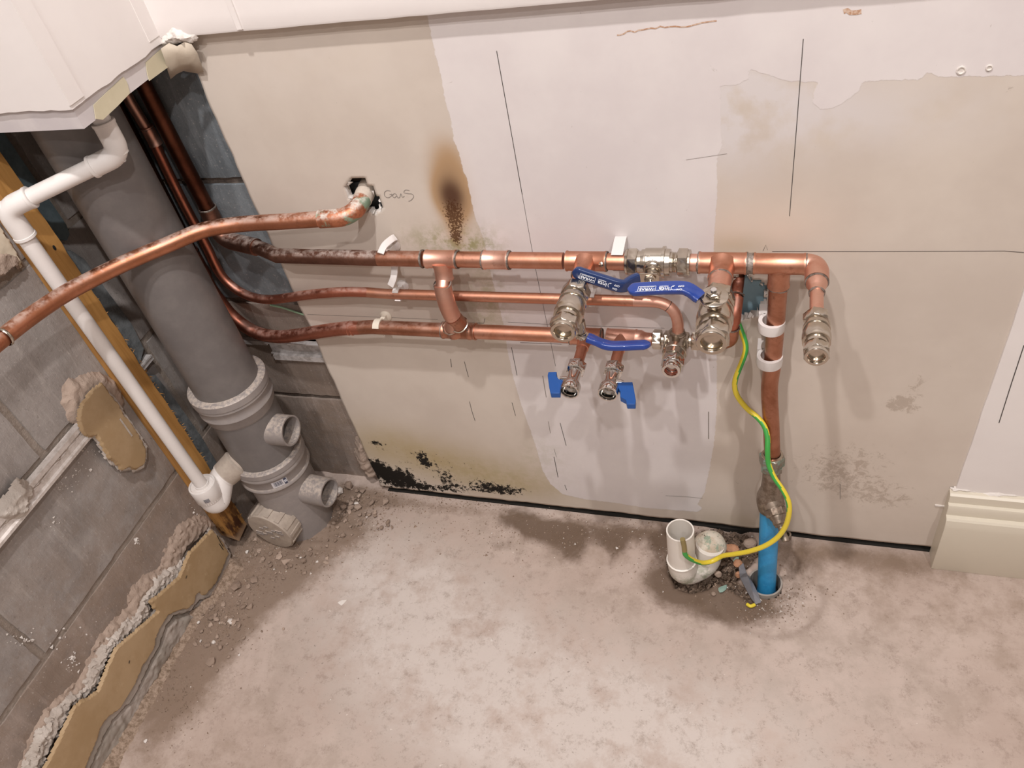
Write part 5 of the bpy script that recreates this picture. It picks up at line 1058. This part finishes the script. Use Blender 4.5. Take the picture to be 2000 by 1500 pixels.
# strip of adhesive, brown paper and core along the foot of the left wall
RM = thing('board_remnant', 'long torn strip of brown plasterboard along the foot of the left wall', 'board remnant', X(300, 1250, XL))
band = [(360, 1020), (395, 1008), (420, 1012), (430, 1028), (416, 1040), (372, 1080), (352, 1128), (320, 1156), (296, 1176), (310, 1196), (288, 1216), (262, 1240), (228, 1268), (212, 1304), (192, 1352), (148, 1380), (124, 1432), (90, 1500), (60, 1560), (15, 1560), (48, 1500), (68, 1440), (96, 1392), (124, 1360), (160, 1332), (176, 1304), (192, 1260), (216, 1224), (256, 1188), (256, 1164), (288, 1128), (320, 1108), (332, 1072)]
v, f_ = blob([X(x, y, XL+.010) for x, y in band], 0, 1, .0026, .0075, .5, 90, .0050, .008, base=XL); put('adhesive', v, f_, 'adhesive_pink', RM)
band2 = [(372, 1085), (382, 1078), (375, 1092), (360, 1130), (330, 1160), (300, 1180), (312, 1198), (290, 1220), (262, 1244), (232, 1270), (214, 1306), (195, 1354), (150, 1384), (126, 1434), (92, 1502), (60, 1560), (25, 1560), (60, 1500), (82, 1440), (110, 1395), (140, 1365), (170, 1345), (190, 1300), (206, 1262), (240, 1225), (272, 1195), (282, 1172), (310, 1130), (345, 1105)]
v, f_ = blob([X(x, y, XL+.016) for x, y in band2], 0, 1, .0022, .0085, 1.0, 130, .006, .007, base=XL+.004); put('crumbled_plaster', v, f_, 'adhesive_white', RM)
brown = [(416, 1036), (430, 1050), (448, 1080), (437, 1108), (424, 1136), (412, 1152), (400, 1164), (390, 1158), (384, 1160), (380, 1178), (370, 1188), (348, 1194), (330, 1202), (320, 1216), (308, 1240), (300, 1270), (280, 1300), (266, 1334), (248, 1364), (236, 1384), (212, 1400), (198, 1420), (192, 1440), (180, 1470), (168, 1500), (150, 1560), (60, 1560), (90, 1500), (124, 1432), (148, 1380), (192, 1352), (212, 1304), (228, 1268), (260, 1240), (288, 1216), (310, 1196), (296, 1176), (320, 1156), (352, 1128), (372, 1080)]
xr_ = -.957
core = [(418, 1034), (436, 1050), (454, 1082), (444, 1112), (430, 1140), (408, 1170), (388, 1176), (372, 1196), (340, 1204), (326, 1220), (312, 1262), (292, 1300), (270, 1350), (252, 1376), (222, 1406), (200, 1446), (176, 1506), (160, 1560), (70, 1560), (200, 1360), (300, 1210), (360, 1110)]
v, f_ = blob([X(x, y, xr_-.003) for x, y in core], 0, 1, .0022, .0085, 4.0, 50, .0005, .003, base=XL+.012); put('board_core', v, f_, 'adhesive_grey', RM)
v, f_ = blob([X(x, y, xr_) for x, y in brown], 0, 1, .0020, .0032, 4.0, 12, .0006, .0022, base=xr_-.0032); put('board_paper', v, f_, 'board_paper', RM, label='smooth brown paper face')
for pts in ([(424, 1046), (430, 1058), (436, 1068)], [(428, 1062), (436, 1074)], [(365, 1124), (363, 1130)], [(253, 1290), (252, 1296)]): put('scratch', *strip([X(x, y, xr_+.0008) for x, y in pts], .0016, (1, 0, 0)), 'rubber', RM, smooth=0)
# grey render fillet between the strip and the floor
FL = thing('mortar_fillet', 'rough grey mortar fillet where the left wall meets the floor', 'mortar', (-.965, -.4, 0))
fil = [(456, 1085), (475, 1082), (480, 1100), (468, 1118), (455, 1140), (440, 1160), (425, 1175), (405, 1195), (385, 1205), (350, 1260), (300, 1345), (250, 1430), (215, 1500), (185, 1560), (140, 1560), (165, 1500), (190, 1440), (215, 1400), (250, 1366), (285, 1300), (305, 1262), (320, 1220), (345, 1198), (375, 1190), (390, 1165), (420, 1145), (440, 1110)]
v, f_ = blob([X(x, y, -.966) for x, y in fil], 0, 1, .0026, .016, 1.3, 45, .004, .003, base=XL+.002); put('render_slope', v, f_, 'adhesive_grey', FL)
v, f_ = blob([F(x, y, 0) for x, y in [(368, 1195), (316, 1280), (254, 1385), (200, 1475), (150, 1560), (215, 1560), (240, 1480), (290, 1390), (345, 1290), (400, 1200), (440, 1160), (480, 1110), (470, 1085), (448, 1090), (415, 1160)]], 2, 1, .0026, .016, 1.0, 45, .005, .004, base=-.001); put('floor_edge', v, f_, 'rubble_tan', FL)

# ================================================================== TAPE AND CRUMBS AT THE BOXING
P = [X(x, y, BX-.003) for x, y in [(182, 205), (212, 176), (240, 150), (247, 160), (253, 182), (228, 208), (200, 234), (186, 232)]]
tag(fixn(put('masking_tape', *prism(P, (.0008, 0, 0)), 'masking_tape', org=P[0], smooth=20)), 'pale cream masking tape folded round the front corner of the boxing', 'tape')
P = [X(x, y, BX-.003) for x, y in [(284, 122), (312, 97), (326, 108), (328, 131), (291, 158), (287, 145)]]
tag(fixn(put('masking_tape', *prism(P, (.0008, 0, 0)), 'masking_tape', org=P[0], smooth=20)), 'greenish cream masking tape patch at the rear of the boxing edge', 'tape')
# crumpled tape bridging on to the board
pts2 = [(314, 95, -.030), (330, 84, -.020), (346, 90, -.019), (360, 82, -.017), (374, 86, -.016), (386, 104, -.013), (392, 122, -.010), (398, 140, -.006), (385, 143, -.005), (368, 140, -.003), (358, 138, -.006), (345, 144, -.010), (333, 154, -.014), (328, 140, -.020), (322, 118, -.026)]
cen = [(345, 105, -.0195), (365, 112, -.0135), (350, 125, -.0155), (378, 120, -.0085)]
Pv = [W(x, y, q) for x, y, q in pts2]+[W(x, y, q) for x, y, q in cen]; fc_ = [(0, 1, 15, 14), (1, 2, 15), (2, 3, 15), (3, 16, 15), (3, 4, 16), (4, 5, 16), (5, 6, 18, 16), (6, 7, 18), (7, 8, 18), (8, 9, 18), (9, 10, 18), (10, 17, 18), (18, 17, 16), (16, 17, 15), (10, 11, 17), (11, 12, 17), (12, 13, 17), (13, 14, 15, 17)]
o = tag(put('masking_tape', Pv, fc_, 'tape_dusty', org=Pv[0], smooth=30), 'crumpled dusty tape hanging from the corner between boxing and plasterboard', 'tape'); md = o.modifiers.new('thickness', 'SOLIDIFY'); md.thickness = .0005

# ================================================================== RUBBLE
def rock(seed, n=1):
    bm = bmesh.new(); bmesh.ops.create_icosphere(bm, subdivisions=1, radius=1); rs = np.random.default_rng(seed)
    for v in bm.verts: v.co = v.co*(.72+.5*rs.random())
    me = bpy.data.meshes.new('stone_chip'); bm.to_mesh(me); bm.free(); me.materials.append(M['stone_chip']); return me
rocks = [rock(i) for i in range(6)]
wh = []
for m_ in range(2):
    me = rock(20+m_); me.materials.clear(); me.materials.append(M['skim_crumb']); wh.append(me)
def chip(px, py, s, white=False, flat=.5, z=0.002, lab=None, grp='stone chips in the corner by the soil stack'):
    o = bpy.data.objects.new('stone_chip', (wh if white else rocks)[rng.integers(0, 2 if white else 6)]); COL.objects.link(o)
    p = F(px, py, z+s*flat*.5); o.location = Vector(p.tolist()); o.rotation_euler = (rng.uniform(-.3, .3), rng.uniform(-.3, .3), rng.uniform(0, 6.28)); o.scale = (s*rng.uniform(.8, 1.25), s*rng.uniform(.7, 1.0), s*flat); ORG[o.name] = p
    return tag(o, lab or 'small broken stone chip among the rubble by the soil stack', 'stone', None if lab else grp)
for a in [(562, 1060, .0085, True, .7, .006, 'cream pebble just in front of the access cap'), (608, 1028, .0080, True, .7, .006, 'knobbly white plaster crumb right of the access cap'), (663, 958, .0110, True, .8, .008, 'white plaster chunk right of the lower open boss'), (680, 948, .0130, False, .6, .006, 'pinkish stone behind the lower open boss'), (496, 1133, .010, False, .3, .003, 'grey flat chip on the brown floor stain'), (462, 1143, .0125, False, .35, .003, 'flat triangular chip beside the mortar fillet'), (588, 1088, .0065, False, .3, .001, 'lone grey chip on the floor in front of the cap'), (545, 1050, .009, False, .5, .006, 'pale chip lodged under the access cap'), (413, 1206, .0095, False, .35, .003, 'flat tan chip by the foot of the left wall'), (669, 1177, .0075, True, .15, .000, 'thin pale flake alone on the open floor'), (284, 1447, .0035, True, .5, .000, 'tiny white crumb near the bottom left of the floor')]: chip(*a)
for i in range(420):
    q = rng.random()
    if q < .5: px, py = rng.normal(655, 45), rng.normal(990, 30)
    elif q < .75: px, py = rng.normal(560, 45), rng.normal(1075, 22)
    else: px, py = rng.normal(440, 40), rng.normal(1180, 55)
    f0 = F(px, py, 0)
    if np.hypot(f0[0]-SX, f0[1]-SY) < .066 or f0[0] < -.958 or f0[1] > -.004 or (abs(f0[0]+.868) < .055 and f0[1] > -.17 and f0[1] < -.08): continue
    chip(px, py, float(np.clip(rng.lognormal(-5.6, .42), .0016, .0085)), rng.random() < .07, .6, .004 if q < .6 else .001)
# fine grit: nobody could count it
def grit(name, regs, mat, size, n, label, cat, par=None, plane='F', xw=None, org=None):
    mb = MB()
    for i in range(n):
        r_ = regs[rng.integers(0, len(regs))]; px, py = rng.normal(r_[0], r_[2]), rng.normal(r_[1], r_[3]); s = size*rng.lognormal(0, .45)
        c = F(px, py, 0.0) if plane == 'F' else X(px, py, XL)
        if plane == 'F' and (c[0] < -.962 or c[1] > .004 or c[1] < -1 or np.hypot(c[0]-sleeve_c[0], c[1]-sleeve_c[1]) < .030 or np.hypot(c[0]+.116, c[1]+.112) < .026): continue
        if plane == 'F': c = c+np.array([0, 0, .0006+.004*math.exp(-.5*(np.hypot(c[0]+.86, c[1]+.10)/.09)**2)])
        d = rng.normal(size=(4, 3)); d /= np.linalg.norm(d, axis=1)[:, None]; k = [c+s*np.array(v)*.9 for v in ([1, 0, -.4], [-.5, .87, -.4], [-.5, -.87, -.4], [0, 0, .8])]; k = [a+d[j]*s*.35 for j, a in enumerate(k)]
        if plane != 'F': k = [c+(np.array([a[2]-c[2], a[0]-c[0], a[1]-c[1]])) for a in k]
        mb.add(k, [(0, 2, 1), (0, 1, 3), (1, 2, 3), (2, 0, 3)])
    o = mb.put(name, mat, par, smooth=0, **({} if par else {'org': org or (0, 0, 0)})); o['kind'] = 'stuff'
    if not par: tag(o, label, cat)
    return o
grit('floor_grit', [(640, 1010, 60, 30), (700, 965, 50, 14), (530, 1080, 60, 30), (430, 1190, 35, 45), (600, 1050, 80, 40), (650, 1000, 45, 25), (690, 975, 35, 15), (480, 1120, 30, 30), (520, 1060, 30, 15), (350, 1300, 30, 80), (1350, 1100, 60, 35), (1100, 1040, 150, 22), (1500, 1170, 50, 25), (900, 985, 160, 8), (420, 1190, 30, 30)], 'rubble_tan', .0012, 7500, 'fine stone grit and dust strewn along the foot of the walls', 'grit', org=(-.7, -.1, 0))
grit('white_crumbs', [(640, 1020, 70, 35), (540, 1075, 60, 30), (1340, 1090, 60, 35), (1200, 1050, 120, 20), (900, 1250, 300, 120), (1500, 1180, 40, 20)], 'skim_crumb', .0011, 420, 'scattered white plaster crumbs lying over the concrete floor', 'crumbs', org=(-.3, -.2, 0))
grit('wall_crumbs', [(172, 872, 6, 8), (160, 900, 12, 18), (115, 950, 12, 16), (110, 1025, 9, 8), (150, 930, 12, 15), (270, 1055, 6, 5), (268, 1058, 3, 3), (140, 1290, 8, 10), (50, 1250, 14, 6), (150, 1240, 40, 25), (200, 870, 8, 8), (385, 1005, 8, 8)], 'skim_crumb', .0017, 210, 'white plaster crumbs stuck to the lower left blockwork', 'crumbs', plane='X', org=(XL, -.4, .2))
# rubble in the broken out floor hole
for (px, py, s, mt, nm, lb2, ct, fl_) in [(1428, 1072, .0180, 'brick_lump', 'brick_fragment', 'orange brick lump in the floor hole right of the trap outlet', 'brick', .7), (1441, 1100, .0115, 'brick_lump', 'brick_fragment', 'small orange brick lump below the larger one in the floor hole', 'brick', .6), (1402, 1122, .0100, 'stone_chip', 'stone_chip', 'pale stone chip in the floor hole beside the trap bend', 'stone', .6), (1412, 1150, .0105, 'teal_chip', 'plaster_flake', 'greenish flake in front of the floor hole', 'flake', .25), (1438, 1093, .0075, 'teal_chip', 'plaster_flake', 'small greenish flake under the earth cable', 'flake', .3), (1394, 1160, .006, 'stone_chip', 'stone_chip', 'small pale chip at the front lip of the floor hole', 'stone', .5), (1442, 1122, .010, 'brick_lump', 'brick_fragment', 'sandy lump beside the torn grey sheet', 'brick', .6), (1465, 1060, .014, 'adhesive_pink', 'mortar_lump', 'pinkish mortar lump behind the blue pipe', 'mortar', .8)]:
    me = rock(int(px)); me.materials.clear(); me.materials.append(M[mt]); o = bpy.data.objects.new(nm, me); COL.objects.link(o); p = F(px, py, .004); o.location = Vector(p.tolist()); o.scale = (s, s*.85, s*fl_); o.rotation_euler = (0, 0, rng.uniform(0, 6)); ORG[o.name] = p; tag(o, lb2, ct)
    if ct == 'flake': o.scale = (s, s*.6, s*.12); o.rotation_euler = (.15, .2, 1.1); continue
    b_ = o.modifiers.new('round', 'SUBSURF'); b_.levels = b_.render_levels = 1
mb = MB()
for i in range(420):
    px, py = rng.uniform(1300, 1488), rng.uniform(1030, 1182); c = F(px, py, 0)
    if sdf([c[:2]], hole_fl)[0] < -.002: continue
    s = .0035*rng.lognormal(0, .45); d = rng.normal(size=(6, 3))*.3; c = c+np.array([0, 0, -.012+.010*rng.random()]); k = [c+s*(np.array(v)+d[j]) for j, v in enumerate([(1, 0, 0), (-1, 0, 0), (0, 1, 0), (0, -1, 0), (0, 0, .8), (0, 0, -.8)])]
    mb.add(k, [(0, 2, 4), (2, 1, 4), (1, 3, 4), (3, 0, 4), (2, 0, 5), (1, 2, 5), (3, 1, 5), (0, 3, 5)])
o = mb.put('hole_rubble', 'rubble_dark', org=(-.03, -.07, 0), smooth=0); o['kind'] = 'stuff'; tag(o, 'loose dark rubble filling the broken floor hole round the trap', 'rubble')
# lump of plaster broken from the wall foot, left of the board
v, f_ = blob([W(x, y, YB-.01) for x, y in [(690, 862), (697, 852), (706, 850), (722, 870), (738, 905), (748, 930), (735, 935), (715, 930), (700, 915), (688, 890)]], 1, -1, .0022, .024, 1.2, 45, .006, .004, base=YB); tag(put('mortar_lump', v, f_, 'adhesive_pink', smooth=60), 'rough pinkish mortar lump on the rear wall at the lower left corner of the board', 'mortar')
# scrap of green earth wire on the rear wall
tag(put('earth_wire', *tube(catmull([W(528, 596, YB-.004), W(548, 600, YB-.004), (W(570, 607, YB-.004)), W(598, 616, YB-.001)], 4), .0018, 10), 'wire_pale', org=None), 'thin pale green wire crossing the rear blockwork behind the bends', 'wire')
# torn grey sheeting and offcut beside the sleeve
tp = [(1444, 1108, .012), (1452, 1100, .020), (1458, 1118, .018), (1470, 1140, .016), (1480, 1160, .012), (1486, 1176, .006), (1476, 1180, .004), (1466, 1165, .008), (1456, 1146, .010), (1446, 1128, .010), (1462, 1130, .026), (1470, 1155, .020)]
Pv = [F(x, y, z) for x, y, z in tp]; o = tag(put('torn_sheet', Pv, [(0, 1, 2, 9), (2, 10, 9), (2, 3, 10), (9, 10, 8), (3, 11, 10), (10, 11, 8), (3, 4, 11), (8, 11, 7), (4, 5, 11), (5, 6, 11), (6, 7, 11)], 'torn_plastic', org=Pv[0], smooth=0), 'torn twist of grey plastic sheeting left of the floor sleeve', 'sheet'); md = o.modifiers.new('thickness', 'SOLIDIFY'); md.thickness = .0012
tag(put('wire_offcut', *tube(catmull([F(1459, 1180, .004), F(1466, 1184, .005), F(1474, 1181, .004)], 4), .0028, 12), 'cable_yellow', org=None), 'tiny yellow wire offcut on the floor in front of the sleeve', 'wire')
tag(put('stick_offcut', *box(F(634, 1011, .008)-np.array([.012, .003, .002]), F(634, 1011, .008)+np.array([.012, .003, .002])), 'adhesive_pink'), 'short pale splinter lying right of the access cap', 'offcut'); o = COL.objects[-1]; o.rotation_euler = (0, 0, .9)
